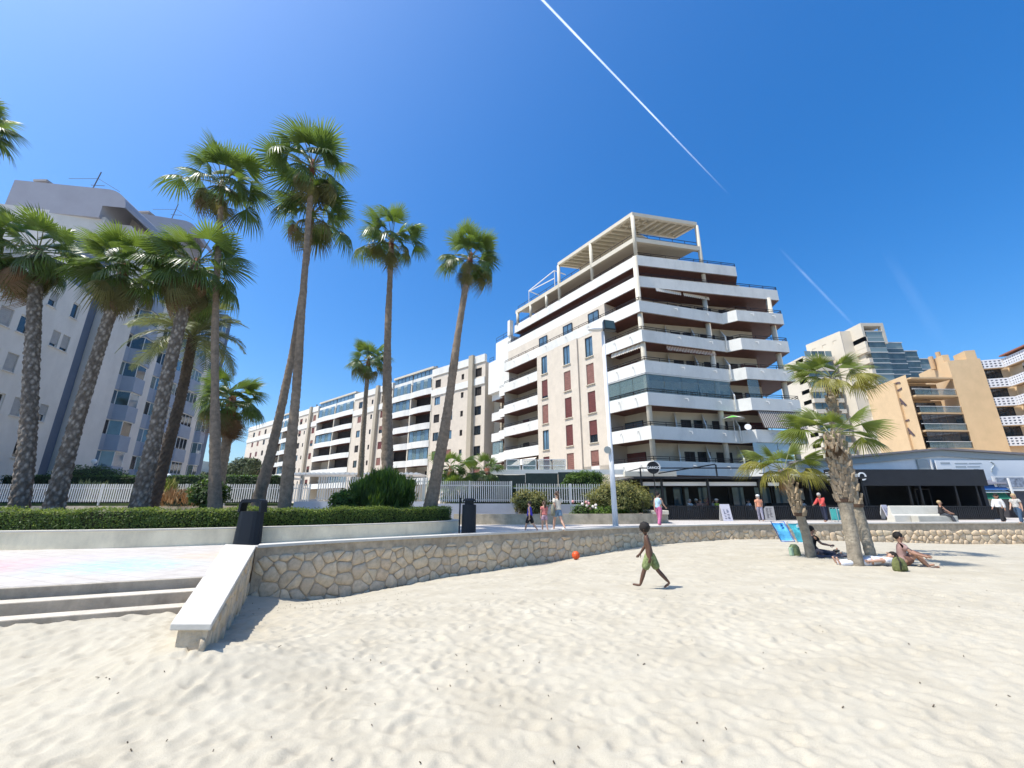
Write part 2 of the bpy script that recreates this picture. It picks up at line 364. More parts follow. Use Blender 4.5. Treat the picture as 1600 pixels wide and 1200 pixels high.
def clip(poly, a, nrm):
    out = []
    for i in range(len(poly)):
        p, q2 = poly[i], poly[(i+1) % len(poly)]; dp = (p-a).dot(nrm); dq = (q2-a).dot(nrm)
        if dp <= 0: out.append(p)
        if dp*dq < 0: out.append(p + (q2-p)*(dp/(dp-dq)))
    return out
def rubble(L_, zlo, zhi, sw, sh, seed):
    """Voronoi-like rubble cells on a strip L_ long; zlo(s), zhi(s) bound it"""
    q = random.Random(seed); pts = []; zmin = min(zlo(L_*i/20) for i in range(21)) - .1; zmax = max(zhi(L_*i/20) for i in range(21))
    row = 0; z = zmin
    while z < zmax + sh:
        s = (-.5 if row % 2 else 0)*sw
        while s < L_ + sw: pts.append(Vector((s + q.uniform(-.38,.38)*sw, z + q.uniform(-.32,.32)*sh))); s += sw*q.uniform(.6,1.5)
        z += sh; row += 1
    cells = []
    for p in pts:
        if not (0 < p.x < L_) or p.y < zlo(p.x)-.12 or p.y > zhi(p.x)+.05: continue
        poly = [p+Vector(v) for v in ((-sw,-sh),(sw,-sh),(sw,sh),(-sw,sh))]
        for o in pts:
            if o is p or (o-p).length > 2.4*max(sw,sh): continue
            poly = clip(poly, (p+o)/2, (o-p).normalized())
        zt = zhi(p.x); poly = clip(poly, Vector((0,zt)), Vector((0,1))); poly = clip(poly, Vector((0.02,0)), Vector((-1,0))); poly = clip(poly, Vector((L_-.02,0)), Vector((1,0)))
        if len(poly) < 3: continue
        c = sum(poly, Vector((0,0)))/len(poly)
        A = .5*abs(sum(poly[i].x*poly[(i+1)%len(poly)].y - poly[(i+1)%len(poly)].x*poly[i].y for i in range(len(poly))))
        if A < .012: continue
        cells.append((c, poly, A))
    return cells
STONES = []
def put_stones(cells, P3, parent, joint=.008):
    """P3(s, out, z) -> world"""
    for c, poly, A in cells:
        rr = []
        for i, v in enumerate(poly):      # round the corners
            a = poly[i-1]; d = poly[(i+1) % len(poly)]
            for w in ((v*.80 + a*.20), (v*.80 + d*.20)): rr.append(w)
        mb = MB(); n = len(rr); q = random.uniform(.018,.05)
        ring = lambda k, o: [P3(*(lambda w: (w.x, o, w.y))(c + (w-c)*(1-k))) for w in rr]
        j = joint/max(.08, math.sqrt(A)/2); r0 = ring(j, -.03); r1 = ring(j+.02, q*.45); r2 = ring(j+.16, q)
        mb.v = [tuple(v) for v in r0+r1+r2] + [tuple(P3(c.x, q*1.15, c.y))]
        for k in range(n):
            l = (k+1) % n
            for o in (0, n): mb.f.append((o+k, o+l, o+n+l, o+n+k)); mb.m.append(0)
            mb.f.append((2*n+k, 2*n+l, 3*n)); mb.m.append(0)
        STONES.append((A/P3(c.x,0,c.y).length**2, mb))
arc = [0.0]
for a, bb in zip(WALL, WALL[1:]): arc.append(arc[-1] + (bb-a).length)
arcA = np.array(arc)
def wall_at(s, out, z):
    i = int(np.clip(np.searchsorted(arcA, s) - 1, 0, len(WALL)-2)); t = (s-arc[i])/(arc[i+1]-arc[i]); p = WALL[i].lerp(WALL[i+1], t)
    d = (WALL[min(i+2, len(WALL)-1)] - WALL[max(i-1, 0)]).normalized(); n = Vector((d.y, -d.x)); p = p + n*out
    return Vector((p.x, p.y, z))
SEND = float(np.interp(33.0, _wX, arcA))
wz = lambda s: float(sand_base(wall_at(s,0,0).x, wall_at(s,0,0).y - .1))
zt = lambda s: -.20 if s < 14 else (-.20 - .12*min(1, max(0, (s-24)/6)))
put_stones(rubble(SEND, wz, zt, .40, .285, 11), wall_at, SW)
mb = MB(); W2 = offset_line(WALL, .3)
strip(mb, WALL, WALL, -1.9, .012); strip(mb, W2[::-1], W2[::-1], -1.9, .012); mb.build('wall_core', mortar, SW)
s = 0.0; k = 0
while s < arc[-1] - .5:                                    # flat capping slabs with open joints
    ln = 1.5 if s < 40 else 3.0
    m = MB(); n = 3
    for j in range(n):
        a0 = s + .006 + (ln-.012)*j/n; a1 = s + .006 + (ln-.012)*(j+1)/n
        hi, lo = .08, .012
        A0, A1, B0, B1 = wall_at(a0,.05,lo), wall_at(a1,.05,lo), wall_at(a0,-.40,lo), wall_at(a1,-.40,lo)
        if s == 0 and j == 0: A0 = Vector((-6.80,11.72,lo)); B0 = Vector((-7.0,12.15,lo))
        m.hexa([A0, A1, B1, B0] + [v + Vector((0,0,hi-lo)) for v in (A0, A1, B1, B0)])
    m.build('cap_stone', capm, SW); s += ln; k += 1
# cheek wall beside the steps
def ckz(t): return -.05 + .13*t
LE, LK = Vector((-3.64,4.9)), Vector((-7.92,12.1)); RE, RK = Vector((-3.2,4.9)), Vector((-6.84,11.73))
def ck_at(s, out, z):
    d = (RK-RE); Ln = d.length; d = d/Ln; n = Vector((d.y,-d.x)); p = RE + d*s + n*(out-.05); return Vector((p.x, p.y, z))
LN = (RK-RE).length
put_stones(rubble(LN, lambda s: float(sand_base(ck_at(s,.1,0).x, ck_at(s,.1,0).y)), lambda s: ckz(s/LN)-.10, .36, .28, 5), ck_at, SW)
mb = MB(); i = .05
pl = [LE+Vector((.06,.05)), RE+Vector((-.06,.05)), RK+Vector((-.05,0)), LK+Vector((.05,0))]
mb.hexa([(p.x,p.y,-1.9) for p in pl] + [(p.x,p.y,ckz(t)-.075) for p, t in zip(pl, (0,0,1,1))]); mb.build('wall_core', mat('mortar_end', (.54,.45,.33), .95, 4, .25, .6, 30, stain=.4, stain_scale=2.5), SW)
for t0, t1 in ((0,.30),(.30,.64),(.64,1)):
    t0 += .002; t1 -= .002
    q4 = [LE.lerp(LK,t0), RE.lerp(RK,t0), RE.lerp(RK,t1), LE.lerp(LK,t1)]
    mb = MB(); mb.hexa([(p.x,p.y,ckz(t)-.07) for p, t in zip(q4,(t0,t0,t1,t1))] + [(p.x,p.y,ckz(t)) for p, t in zip(q4,(t0,t0,t1,t1))]); mb.build('cap_stone', capm, SW, bevel=.012)
STONES.sort(key=lambda t: -t[0])
for _, m_ in STONES[:298]: m_.build('stone', stone_m, SW, smooth=True)
rest = MB()
for _, m_ in STONES[298:]:
    i = len(rest.v); rest.v += m_.v; rest.f += [tuple(i+k for k in f) for f in m_.f]; rest.m += m_.m
if rest.v: rest.build('far_stones', stone_m, SW, smooth=True)['kind'] = 'stuff'
# ------------------------------------------------------------------ planter wall and hedge
PL = smooth_line([Vector(p) for p in ((-40,8.0),(-26,9.6),(-16,10.85),(-11.8,11.55),(-9.6,12.2),(-7.9,13.0),(-6.1,14.05),(-4.4,15.3),(-2.75,16.9),(-2.25,18.2),(-2.9,19.6),(-4.6,20.8))], .4)
plm = mat('planter_render', (.84,.74,.53), .85, 1.5, .12, .2, 20, stain=.22, stain_scale=1.2)
PW = empty('planter_wall', (-7,13.5,0), 'low cream rendered planter wall curving in front of the hedge', 'planter')
mb = MB(); B = offset_line(PL, .26); strip(mb, PL, PL, 0, .43); strip(mb, B[::-1], B[::-1], 0, .43); mb.build('wall', plm, PW)
mb = MB(); A = offset_line(PL, -.02); B = offset_line(PL, .28); strip(mb, A, B, .47, .47); strip(mb, A, A, .43, .47); strip(mb, B[::-1], B[::-1], .43, .47); strip(mb, B, A, .43, .43); mb.build('coping', mat('coping', (.62,.58,.49), .8, 2, .08), PW)
mb = MB(); B2 = offset_line(PL, .26); poly = [(p.x,p.y) for p in B2] + [(-40, 22)]
mb.prism(poly, .0, .40); mb.build('soil', mat('soil', (.17,.12,.075), 1, 4, .3, .5, 20), PW)
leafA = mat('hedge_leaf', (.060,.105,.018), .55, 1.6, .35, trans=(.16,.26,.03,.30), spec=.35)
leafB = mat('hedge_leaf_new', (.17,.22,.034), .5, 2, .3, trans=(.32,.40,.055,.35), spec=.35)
def leaf_cloud(n, sampler, size, q, aspect=.55):
    """n leaf-shaped faces; sampler() -> (pos, normal-ish, tint index)"""
    V = []; F = []; M = []
    for _ in range(n):
        p, nn, m = sampler(); s = size*q.uniform(.6,1.3)
        d = Vector((q.gauss(0,1), q.gauss(0,1), q.gauss(0,1))); d = (d - nn*d.dot(nn)*.5).normalized()
        w = d.cross(nn + Vector((q.gauss(0,.5), q.gauss(0,.5), q.gauss(0,.5)))).normalized()*s*aspect
        t = d*s; i = len(V); V += [tuple(p), tuple(p+t*.5+w*.5), tuple(p+t), tuple(p+t*.5-w*.5)]; F.append((i,i+1,i+2,i+3)); M.append(m)
    mb = MB(); mb.v, mb.f, mb.m = V, F, M; return mb
HG = empty('hedge', (-7,14,.4), 'long clipped dark green hedge on the cream planter wall', 'hedge')
q = random.Random(21); HL = [p for p in offset_line(PL, .34) if p.x > -27]
HL = [p for p in HL if p.y < 18.2]
def hsamp():
    t = q.random()**.8; i = min(int(t*(len(HL)-1)), len(HL)-2); a, bb = HL[i], HL[i+1]; f = q.random(); d = (bb-a).normalized(); n = Vector((-d.y, d.x)); p = a.lerp(bb, f)
    top = .97 + .035*math.sin(p.x*2.1) + .03*math.sin(p.x*5.3+1)
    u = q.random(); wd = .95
    if u < .50: o, z, nn = 0 + q.gauss(0,.03), .46 + (top-.46)*q.random(), Vector((-n.x,-n.y,.2))
    elif u < .9: o, z, nn = wd*q.random(), top + q.gauss(0,.025), Vector((0,0,1))
    else: o, z, nn = wd, .5 + .5*q.random(), Vector((n.x,n.y,.2))
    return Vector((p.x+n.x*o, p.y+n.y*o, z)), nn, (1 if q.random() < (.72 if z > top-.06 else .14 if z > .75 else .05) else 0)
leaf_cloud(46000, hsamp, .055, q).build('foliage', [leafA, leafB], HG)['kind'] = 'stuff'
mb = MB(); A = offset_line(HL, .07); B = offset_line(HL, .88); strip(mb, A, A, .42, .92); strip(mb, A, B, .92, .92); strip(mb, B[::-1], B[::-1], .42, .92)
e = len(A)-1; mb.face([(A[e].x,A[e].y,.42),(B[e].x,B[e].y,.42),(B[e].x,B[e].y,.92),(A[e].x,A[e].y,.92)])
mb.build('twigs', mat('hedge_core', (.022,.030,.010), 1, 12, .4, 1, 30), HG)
# ================================================================== buildings
white = mat('white_render', (.74,.72,.66), .8, .5, .05, .06, 6, stain=.2, stain_scale=.7)
beige = mat('beige_cladding', (.64,.555,.45), .8, 1.2, .07, .08, 8, stain=.08)
cream = mat('cream_wall', (.60,.54,.43), .85, .8, .06, stain=.08)
soff = mat('timber_soffit', (.115,.042,.026), .6, 2, .25)
railm = mat('bronze_rail', (.030,.020,.017), .45, metal=.3)
maroon = mat('maroon_shutter', (.135,.037,.030), .6, 3, .2)
maroon2 = mat('faded_shutter', (.23,.105,.08), .65, 3, .2)
frm_dk = mat('dark_frame', (.022,.018,.017), .4)
frm_wh = mat('white_frame', (.72,.71,.68), .5)
glass = mat('window_glass', (.020,.027,.034), .06, spec=.9, nscale=.35, namt=.5)
glass_b = mat('glass_blue', (.09,.16,.22), .05, spec=1.0, nscale=.3, namt=.4)
dark_in = mat('dark_interior', (.030,.024,.021), .9, 1, .4)
def glassy(name, col, a):
    if name in MATS: return MATS[name]
    m = mat(name, col, .04, spec=.9); N = m.node_tree.nodes; N['Principled BSDF'].inputs['Alpha'].default_value = a; return m
scr_glass = glassy('screen_glass', (.22,.32,.33), .42)
def miter(pts, d):
    P = [Vector((p[0], p[1])) for p in pts]; out = []
    for i, p in enumerate(P):
        n1 = n2 = None
        if i > 0: t = (p-P[i-1]).normalized(); n1 = Vector((-t.y, t.x))
        if i < len(P)-1: t = (P[i+1]-p).normalized(); n2 = Vector((-t.y, t.x))
        n1 = n1 or n2; n2 = n2 or n1
        out.append(p + (n1+n2)*(d/(1+n1.dot(n2))))
    return out
def band(root, pts, ztop, hb=1.15, th=.14, depth=2.3, m=None, name='balcony_parapet', sof=True):
    """solid balcony front with its slab; outside lies to the left of the run"""
    P = [Vector((p[0], p[1])) for p in pts]; I = miter(P, -th); mb = MB()
    strip(mb, P[::-1], P[::-1], ztop-hb, ztop); strip(mb, I, I, ztop-hb, ztop); strip(mb, P, I, ztop, ztop)
    mb.face([(P[0].x,P[0].y,ztop-hb),(I[0].x,I[0].y,ztop-hb),(I[0].x,I[0].y,ztop),(P[0].x,P[0].y,ztop)]); e = -1
    mb.face([(P[e].x,P[e].y,ztop-hb),(P[e].x,P[e].y,ztop),(I[e].x,I[e].y,ztop),(I[e].x,I[e].y,ztop-hb)])
    o = mb.build(name, m or white, root)
    if sof:
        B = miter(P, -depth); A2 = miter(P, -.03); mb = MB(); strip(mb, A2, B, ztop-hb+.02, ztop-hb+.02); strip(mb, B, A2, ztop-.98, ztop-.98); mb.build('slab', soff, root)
    return o
def railing(root, pts, z, h=.36, inset=.07, step=1.6, w=.045, m=None):
    P = miter(pts, -inset); mb = MB()
    for a, b in zip(P, P[1:]):
        L_ = (b-a).length; n = max(1, round(L_/step))
        for zz in (z+h, z+h*.5): mb.bar((a.x,a.y,zz), (b.x,b.y,zz), w)
        for k in range(n+1):
            p = a.lerp(b, k/n); mb.bar((p.x,p.y,z), (p.x,p.y,z+h), w*.9)
    return mb.build('railing', m or railm, root)
_wc = {}
def win(root, fr, s, z, w, h, out=-.14, style='gl', cover=0, frame=None, div=1, shut=None, sill_m=None):
    """a window: frame, pane and roller shutter, origin at sill centre; s is its centre"""
    frame = frame or frm_dk; shut = shut or maroon; key = (round(w,2), round(h,2), frame.name, div)
    if key not in _wc:
        mb = MB(); t = .06
        mb.box(-w/2, w/2, -.03, .05, 0, t); mb.box(-w/2, w/2, -.03, .05, h-t, h); mb.box(-w/2, -w/2+t, -.03, .05, t, h-t); mb.box(w/2-t, w/2, -.03, .05, t, h-t)
        for k in range(1, div+1):
            x = -w/2 + w*k/(div+1); mb.box(x-.025, x+.025, -.02, .04, t, h-t)
        f = mb.mesh('window', frame); mb = MB(); mb.face([(-w/2+t,0,t),(-w/2+t,0,h-t),(w/2-t,0,h-t),(w/2-t,0,t)]); mb2 = MB()
        n = 10
        for k in range(n):
            z0, z1 = k/n, (k+1)/n; mb2.hexa([(-w/2+.03,.052,z0*h),(w/2-.03,.052,z0*h),(w/2-.03,.075,z0*h+.01),(-w/2+.03,.075,z0*h+.01),(-w/2+.03,.052,z1*h),(w/2-.03,.052,z1*h),(w/2-.03,.062,z1*h),(-w/2+.03,.062,z1*h)])
        _wc[key] = (f, mb, mb2, {})
    f, pm_, sm_, cache = _wc[key]
    p = fr.p(s, out, z); ob = place('window', f, root, p, fr.rz)
    if sill_m:
        if 'sill' not in cache: q_ = MB(); q_.box(-w/2-.08, w/2+.08, .05, .26, -.07, 0); cache['sill'] = q_.mesh('sill', sill_m)
        c = bpy.data.objects.new('sill', cache['sill']); COL.objects.link(c); c.parent = ob
    gm = {'gl': glass, 'bl': glass_b, 'dk': dark_in}[style]
    if gm.name not in cache: cache[gm.name] = pm_.mesh('pane', gm)
    c = bpy.data.objects.new('pane', cache[gm.name]); COL.objects.link(c); c.parent = ob
    if cover:
        if shut.name not in cache: cache[shut.name] = sm_.mesh('shutter', shut)
        c = bpy.data.objects.new('shutter', cache[shut.name]); COL.objects.link(c); c.parent = ob; c.scale = (1,1,cover); c.location = (0,0,h*(1-cover))
    return ob
# ------------------------------------------------------------------ stepped corner block
TW = empty('apartment_tower', (15,40,0), 'tall white stepped apartment block with wraparound balconies and rooftop pergola', 'building')
A = Vector((11.8,34.5)); dL = Vector((-.575,.818)).normalized(); E_ = Vector((27.0,37.4)); N2 = Vector((21.9,36.5)); N1 = Vector((20.9,37.3)); E2 = Vector((27.7,43))
fL = Fr(A, dL); T = [4.5+2.95*k for k in range(9)]
def Ls(s, d=0): return Vector(fL.p(s, d, 0)[:2])
fF = Fr(N1, A-N1)
for k in range(6):
    run = [E2, E_, N2, N1, A, Ls(4.6)] if k < 5 else [E2, E_, N2, N1, A, Ls(22.3)]
    if k == 0: run[-1] = Ls(9.3)
    band(TW, run, T[k]); railing(TW, run, T[k])
A6 = Vector((12.05,35.15)); run6 = [Vector((28.2,43)), Vector((27.4,38.0)), A6, A6+dL*22.0]; band(TW, run6, T[6], depth=2.6); railing(TW, run6, T[6])
A7 = Vector((12.55,36.15)); run7 = [Vector((25.6,42.4)), Vector((23.7,38.3)), A7, A7+dL*21.2]; band(TW, run7, T[7], depth=2.6); railing(TW, run7, T[7])
# recessed walls behind the balconies
inn = miter([E2, E_, A, Ls(4.6)], -2.35)
def wallrun(root, pts, z0, z1, m, name='wall'):
    mb = MB(); P = [Vector((p[0],p[1])) for p in pts]; strip(mb, P[::-1], P[::-1], z0, z1); return mb.build(name, m, root)
wallrun(TW, inn + [Ls(4.6, 0)], 0, T[5]-1.0, cream)
wallrun(TW, miter(run6[:-1]+[A6+dL*22.0], -2.5), T[5]-1.0, T[6]-1, cream); wallrun(TW, miter(run6, -2.7), T[6]-1.0, T[7]-1, cream); wallrun(TW, miter(run7, -2.6), T[7]-1.0, 27.0, cream)
# the flush wall with tall shuttered windows, in three shallow steps
cols = [6.63, 9.86, 13.85]; secs = [(4.6,8.2,0.0), (8.2,11.9,.18), (11.9,15.2,.05)]
covs = [[.72,.65,1,1,0],[.95,1,1,1,0],[.75,0,1,.86,0]]
mb = MB()
for (a, b, out), c, cv in zip(secs, cols, covs):
    holes = [(c-.53, c+.53, T[k]-.7, T[k]+1.5) for k in range(5)]
    fL.holed(mb, a, b, 0, T[5]-1.1, holes, out, .16)
    for s_ in (a, b): mb.face([fL.p(s_,-2.4,0), fL.p(s_,-2.4,T[5]-1.1), fL.p(s_,out,T[5]-1.1), fL.p(s_,out,0)])
    for k in range(5):
        win(TW, fL, c, T[k]-.7, 1.06, 2.2, out-.13, 'bl' if k == 4 or cv[k] < .1 else 'gl', cv[k], div=1, shut=maroon if (k+int(c)) % 3 else maroon2, sill_m=cream)
mb.build('wall', beige, TW)
# balconies on the far side of the flush wall
for k in range(5):
    run = [Ls(15.2, .06), Ls(22.3, .06), Ls(22.3, -.7), Ls(24.6, -.7), Ls(24.6, -1.3), Ls(27.4, -1.3)]
    band(TW, run, T[k], depth=2.2); railing(TW, run[:2], T[k]); railing(TW, run[2:4], T[k])
wallrun(TW, [Ls(15.2,.05), Ls(15.2,-2.2), Ls(22.3,-2.2), Ls(22.3,-2.9), Ls(24.6,-2.9), Ls(24.6,-3.4), Ls(27.6,-3.4)], 0, T[5]-1, cream)
wallrun(TW, [Ls(22.25,.0), Ls(22.25,-2.9)], 0, T[4]-1, cream)
mb = MB(); fL.box(mb, 22.3, 27.6, -8, -.75, T[4]-.2, 20.9); fL.box(mb, 22.4, 26.2, -8, -1.1, 20.9, 23.7); fL.box(mb, 22.35, 22.9, -1.5, -.9, 23.7, 26.0); mb.build('roof_terrace', white, TW)
railing(TW, [Ls(22.4,-1.1), Ls(26.2,-1.1)], 23.7, .8); railing(TW, [Ls(26.4,-.8), Ls(27.5,-.8)], 20.9, .7)
for k in range(5):
    for s_, w in ((17.2,1.3),(20.4,1.2)):
        win(TW, fL, s_, T[k]-1.0, w, 2.0, -2.14, 'gl', [.8,0,.7,1,0][(k+int(s_)) % 5], div=1)
    win(TW, fL, 23.3, T[k]-1, 1.5, 2.0, -2.84, 'dk'); win(TW, fL, 26.0, T[k]-1, 1.6, 2.0, -3.34, 'dk')
# tinted screens on two of those balconies
for k, (a, b, o) in ((4,(24.6,27.4,-1.4)), (4,(22.4,24.5,-.8)), (1,(24.7,27.3,-1.42))):
    mb = MB(); n = 3
    for j in range(n):
        s0 = a+(b-a)*j/n+.03; s1 = a+(b-a)*(j+1)/n-.03; fL.box(mb, s0, s1, o-.02, o, T[k], T[k]+1.75)
    mb.build('glass_screen', scr_glass, TW)
# windows in the set-back upper storeys of the sunny side
fL6 = Fr(A6, dL); fL7 = Fr(A7, dL)
mb = MB(); fL.box(mb, 4.65, 22.2, -2.3, -.55, T[5]-1.05, T[6]-1.16); mb.build('wall', beige, TW)
for s_, cv, st in ((6.2,0,'bl'),(10.2,0,'bl'),(14.6,0,'bl')): win(TW, fL, s_, T[5]-.55, 1.5, 1.95, -.49, st, cv, div=1)
for s_, cv in ((2.2,.9),(6.3,1),(10.6,.95),(14.6,.9),(19,0)): win(TW, fL6, s_, T[6]-.9, 1.5, 2.0, -2.62, 'gl', cv)
for s_, cv in ((1.6,.4),(4.8,0),(8.2,.6),(13,.8),(16.5,0),(20,.5)): win(TW, fL7, s_, T[7]-.9, 1.5, 2.0, -2.52, 'gl', cv)
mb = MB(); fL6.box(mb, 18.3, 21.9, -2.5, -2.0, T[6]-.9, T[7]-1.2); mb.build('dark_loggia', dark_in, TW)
# front windows and doors, slanting partitions, columns
fI = Fr(inn[1], inn[2]-inn[1]); LI = (inn[2]-inn[1]).length
for k in range(6):
    for j, (t, w, st, cv) in enumerate(((.09,1.8,'gl',.3),(.24,1.2,'dk',0),(.43,1.6,'dk',0),(.60,1.3,'gl',0),(.72,1.0,'dk',0))):
        win(TW, fI, LI*t, T[k]-1.0, w, 2.1, .03, st, cv*((k+j) % 2), div=1)
    win(TW, Fr(inn[2], inn[3]-inn[2]), 2.1, T[k]-1.0, 2.3, 2.1, .03, 'bl' if k == 1 else 'gl', [.5,0,.3,.95,.95,.9][k], div=1)
    for t, wd in ((.30,1.5),(.57,1.4),(.80,1.2)):
        mb = MB(); s_ = LI*t; z0 = T[k]-1.0; sk_ = .7
        q8 = [fI.p(s_,0,z0), fI.p(s_+.12,0,z0), fI.p(s_+.12+sk_,wd,z0), fI.p(s_+sk_,wd,z0), fI.p(s_,0,z0+2.75), fI.p(s_+.12,0,z0+2.75), fI.p(s_+.12+sk_,wd,z0+1.35), fI.p(s_+sk_,wd,z0+1.35)]
        if k < 5: mb.hexa(q8); mb.build('partition', white, TW)
for p, z1 in ((A*.0 + miter([N1, A, Ls(4)], -.42)[1], T[7]-1), (Vector((19.4,37.35)), T[6]-1), (Vector((26.2,37.9)), T[6]-1)):
    mb = MB(); mb.tube([(p.x,p.y,0), (p.x,p.y,z1)], .24, 14); mb.build('column', cream, TW, smooth=True)
# glazed-in storey
run = miter([N1+(A-N1)*.02, A, Ls(4.5)], -.09); P_ = []
for a, b, n in ((run[0], run[1], 5), (run[1], run[2], 3)):
    f = Fr(a, b-a); L_ = (b-a).length
    for j in range(n):
        mb = MB(); f.box(mb, L_*j/n+.02, L_*(j+1)/n-.02, -.015, 0, T[2], T[3]-1.17); mb.build('glass_screen', scr_glass, TW)
mb = MB()
for a, b in zip(run, run[1:]): mb.bar((a.x,a.y,T[3]-1.2), (b.x,b.y,T[3]-1.2), .12, .09)
mb.build('screen_track', frm_wh, TW)
f = Fr(E_, N2-E_); mb = MB(); f.box(mb, 4.0, 5.15, -.1, -.08, T[2], T[3]-1.17); mb.build('glass_screen', scr_glass, TW)
for a in (1.9, 3.2, 4.4): mb = MB(); f.box(mb, a, a+1.25, -.1, -.08, T[0], T[1]-1.17); mb.build('glass_screen', glassy('screen_pale', (.55,.66,.68), .7), TW)
# scalloped and striped awnings
def stripes(name, c1, c2, sc, ang):
    m = mat(name, c1, .9); N = m.node_tree.nodes; L = m.node_tree.links; w = N.new('ShaderNodeTexWave'); w.wave_type = 'BANDS'; w.bands_direction = 'X'; w.inputs['Scale'].default_value = sc
    tc = N.new('ShaderNodeNewGeometry'); mp = N.new('ShaderNodeMapping'); mp.inputs['Rotation'].default_value = (0,0,ang); L.new(tc.outputs['Position'], mp.inputs['Vector']); L.new(mp.outputs[0], w.inputs['Vector'])
    L.new(ramp(N, L, w.outputs['Fac'], [(.45,c1),(.55,c2)]), N['Principled BSDF'].inputs['Base Color']); return m
st_grey = stripes('awning_grey', (.10,.075,.065), (.46,.42,.37), 1.55, -.17)
st_red = stripes('awning_red', (.20,.06,.04), (.62,.56,.46), 1.8, -.3)
st_cream = stripes('awning_cream', (.62,.54,.44), (.70,.66,.58), 1.8, -.96)
def valance(f, a, b, out, z, h, m):
    mb = MB(); n = max(4, int((b-a)/.22))
    for j in range(n):
        s0 = a+(b-a)*j/n; s1 = a+(b-a)*(j+1)/n; sm_ = (s0+s1)/2
        mb.face([f.p(s0,out,z), f.p(s0,out+.06,z-h*.75), f.p(sm_,out+.07,z-h), f.p(s1,out+.06,z-h*.75), f.p(s1,out,z)])
    return mb.build('awning_valance', m, TW)
valance(fF, 1.2, 6.8, -.3, T[4]-1.16, .5, st_red); valance(fF, 1.0, 4.1, -.3, T[6]-1.15, .42, st_cream); valance(fF, 4.4, 7.3, -.3, T[6]-1.15, .42, st_cream); valance(fL, .2, 3.9, -.25, T[4]-1.16, .5, st_cream)
f = Fr(E_, N2-E_)
for a, b in ((.1,2.45),(2.5,4.6)):
    mb = MB(); mb.hexa([f.p(a,-.1,T[2]-1.2), f.p(b,-.1,T[2]-1.2), f.p(b,-.16,T[2]-1.2), f.p(a,-.16,T[2]-1.2), f.p(a,.42,T[1]+.12), f.p(b,.42,T[1]+.12), f.p(b,.36,T[1]+.12), f.p(a,.36,T[1]+.12)]); mb.build('drop_awning', st_grey, TW)
mb = MB(); mb.hexa([fL.p(15.6,.0,T[0]+1.6), fL.p(19.2,.0,T[0]+1.6), fL.p(19.2,-.05,T[0]+1.62), fL.p(15.6,-.05,T[0]+1.62), fL.p(15.6,1.3,T[0]+.75), fL.p(19.2,1.3,T[0]+.75), fL.p(19.2,1.25,T[0]+.8), fL.p(15.6,1.25,T[0]+.8)]); mb.build('drop_awning', st_cream, TW)
for f, ss, k0, k1 in ((fF, (2.0,5.6), 0, 6), (Fr(E_, N2-E_), (1.2,3.6), 1, 6), (fL, (1.3,3.2), 0, 5), (fL, (6.5,10,13.5,17,20), 5, 6), (fL, (17,20), 0, 5)):   # little pale brackets on the fronts
    mb = MB()
    for k in range(k0, k1):
        for s_ in ss: mb.bar(f.p(s_,0,T[k]-.30), f.p(s_-.1,.22,T[k]-.36), .05); mb.bar(f.p(s_-.1,.22,T[k]-.36), f.p(s_-.1,.26,T[k]-.6), .05)
    mb.build('brackets', mat('bracket', (.62,.61,.58), .5), TW)
# rooftop frame: beams, columns and slatted roof
Pc = Vector((12.6,36.4)); Pl = Vector((5.9,45.8)); Pf = Vector((20.0,38.0)); dl2 = (Pl-Pc).normalized(); df2 = (Pf-Pc).normalized(); zt_, zb_ = 30.35, 27.3
frame_m = mat('roof_frame', (.60,.54,.43), .8, .8, .05)
mb = MB()
def bm3(a, b, z, w, h): mb.bar((a.x,a.y,z), (b.x,b.y,z), w, h)
inL = Vector((df2.x, df2.y)); inF = Vector((dl2.x, dl2.y))
bm3(Pc-dl2*.15, Pl, zt_-.2, .3, .42); bm3(Pc-df2*.0, Pf, zt_-.2, .3, .42); bm3(Pc+inL*2.9, Pl+inL*2.9, zt_-.2, .25, .4); bm3(Pc+inF*2.6, Pf+inF*2.6, zt_-.2, .25, .4); bm3(Pl, Pl+inL*2.9, zt_-.2, .25, .4); bm3(Pf, Pf+inF*2.6, zt_-.2, .25, .4)
End = Pc + dl2*20.6
bm3(Pc-dl2*.15, End, zb_-.25, .35, .5); bm3(Pc, Pf, zb_-.25, .35, .5)
mb.build('roof_beams', frame_m, TW)
n = 15
for j in range(n): 
    a = Pc.lerp(Pl, (j+.5)/n); mb = MB(); mb.bar((a.x,a.y,zt_-.16), (a.x+inL.x*2.9,a.y+inL.y*2.9,zt_-.16), .12, .3); mb.build('roof_slat', frame_m, TW)
for j in range(9):
    a = Pc.lerp(Pf, (j+.5)/9); mb = MB(); mb.bar((a.x,a.y,zt_-.16), (a.x+inF.x*2.6,a.y+inF.y*2.6,zt_-.16), .12, .3); mb.build('roof_slat', frame_m, TW)
mb = MB(); mb.prism([(p.x,p.y) for p in (Pc, Pc+inL*2.95+inF*2.65, Pl+inL*2.95, Pl)], zt_+.02, zt_+.10); mb.prism([(p.x,p.y) for p in (Pc, Pf, Pf+inF*2.65, Pc+inL*2.95+inF*2.65)], zt_+.025, zt_+.105); mb.build('roof_sheet', frame_m, TW)
for p, a, b in ((Pc, T[7], zt_-.4), (Pc.lerp(Pl,.52), T[7], zt_-.4), (Pl, T[7], zt_-.4), (Pf, T[6]-.4, zt_-.4), (Pc.lerp(End,.68), T[7], zb_-.4), (Pc.lerp(End,.84), T[7], zb_-.4), (Pc.lerp(End,.985), T[7], zb_-.4)):
    mb = MB(); mb.tube([(p.x,p.y,a), (p.x,p.y,b)], .2, 12); mb.build('roof_column', frame_m, TW, smooth=True)
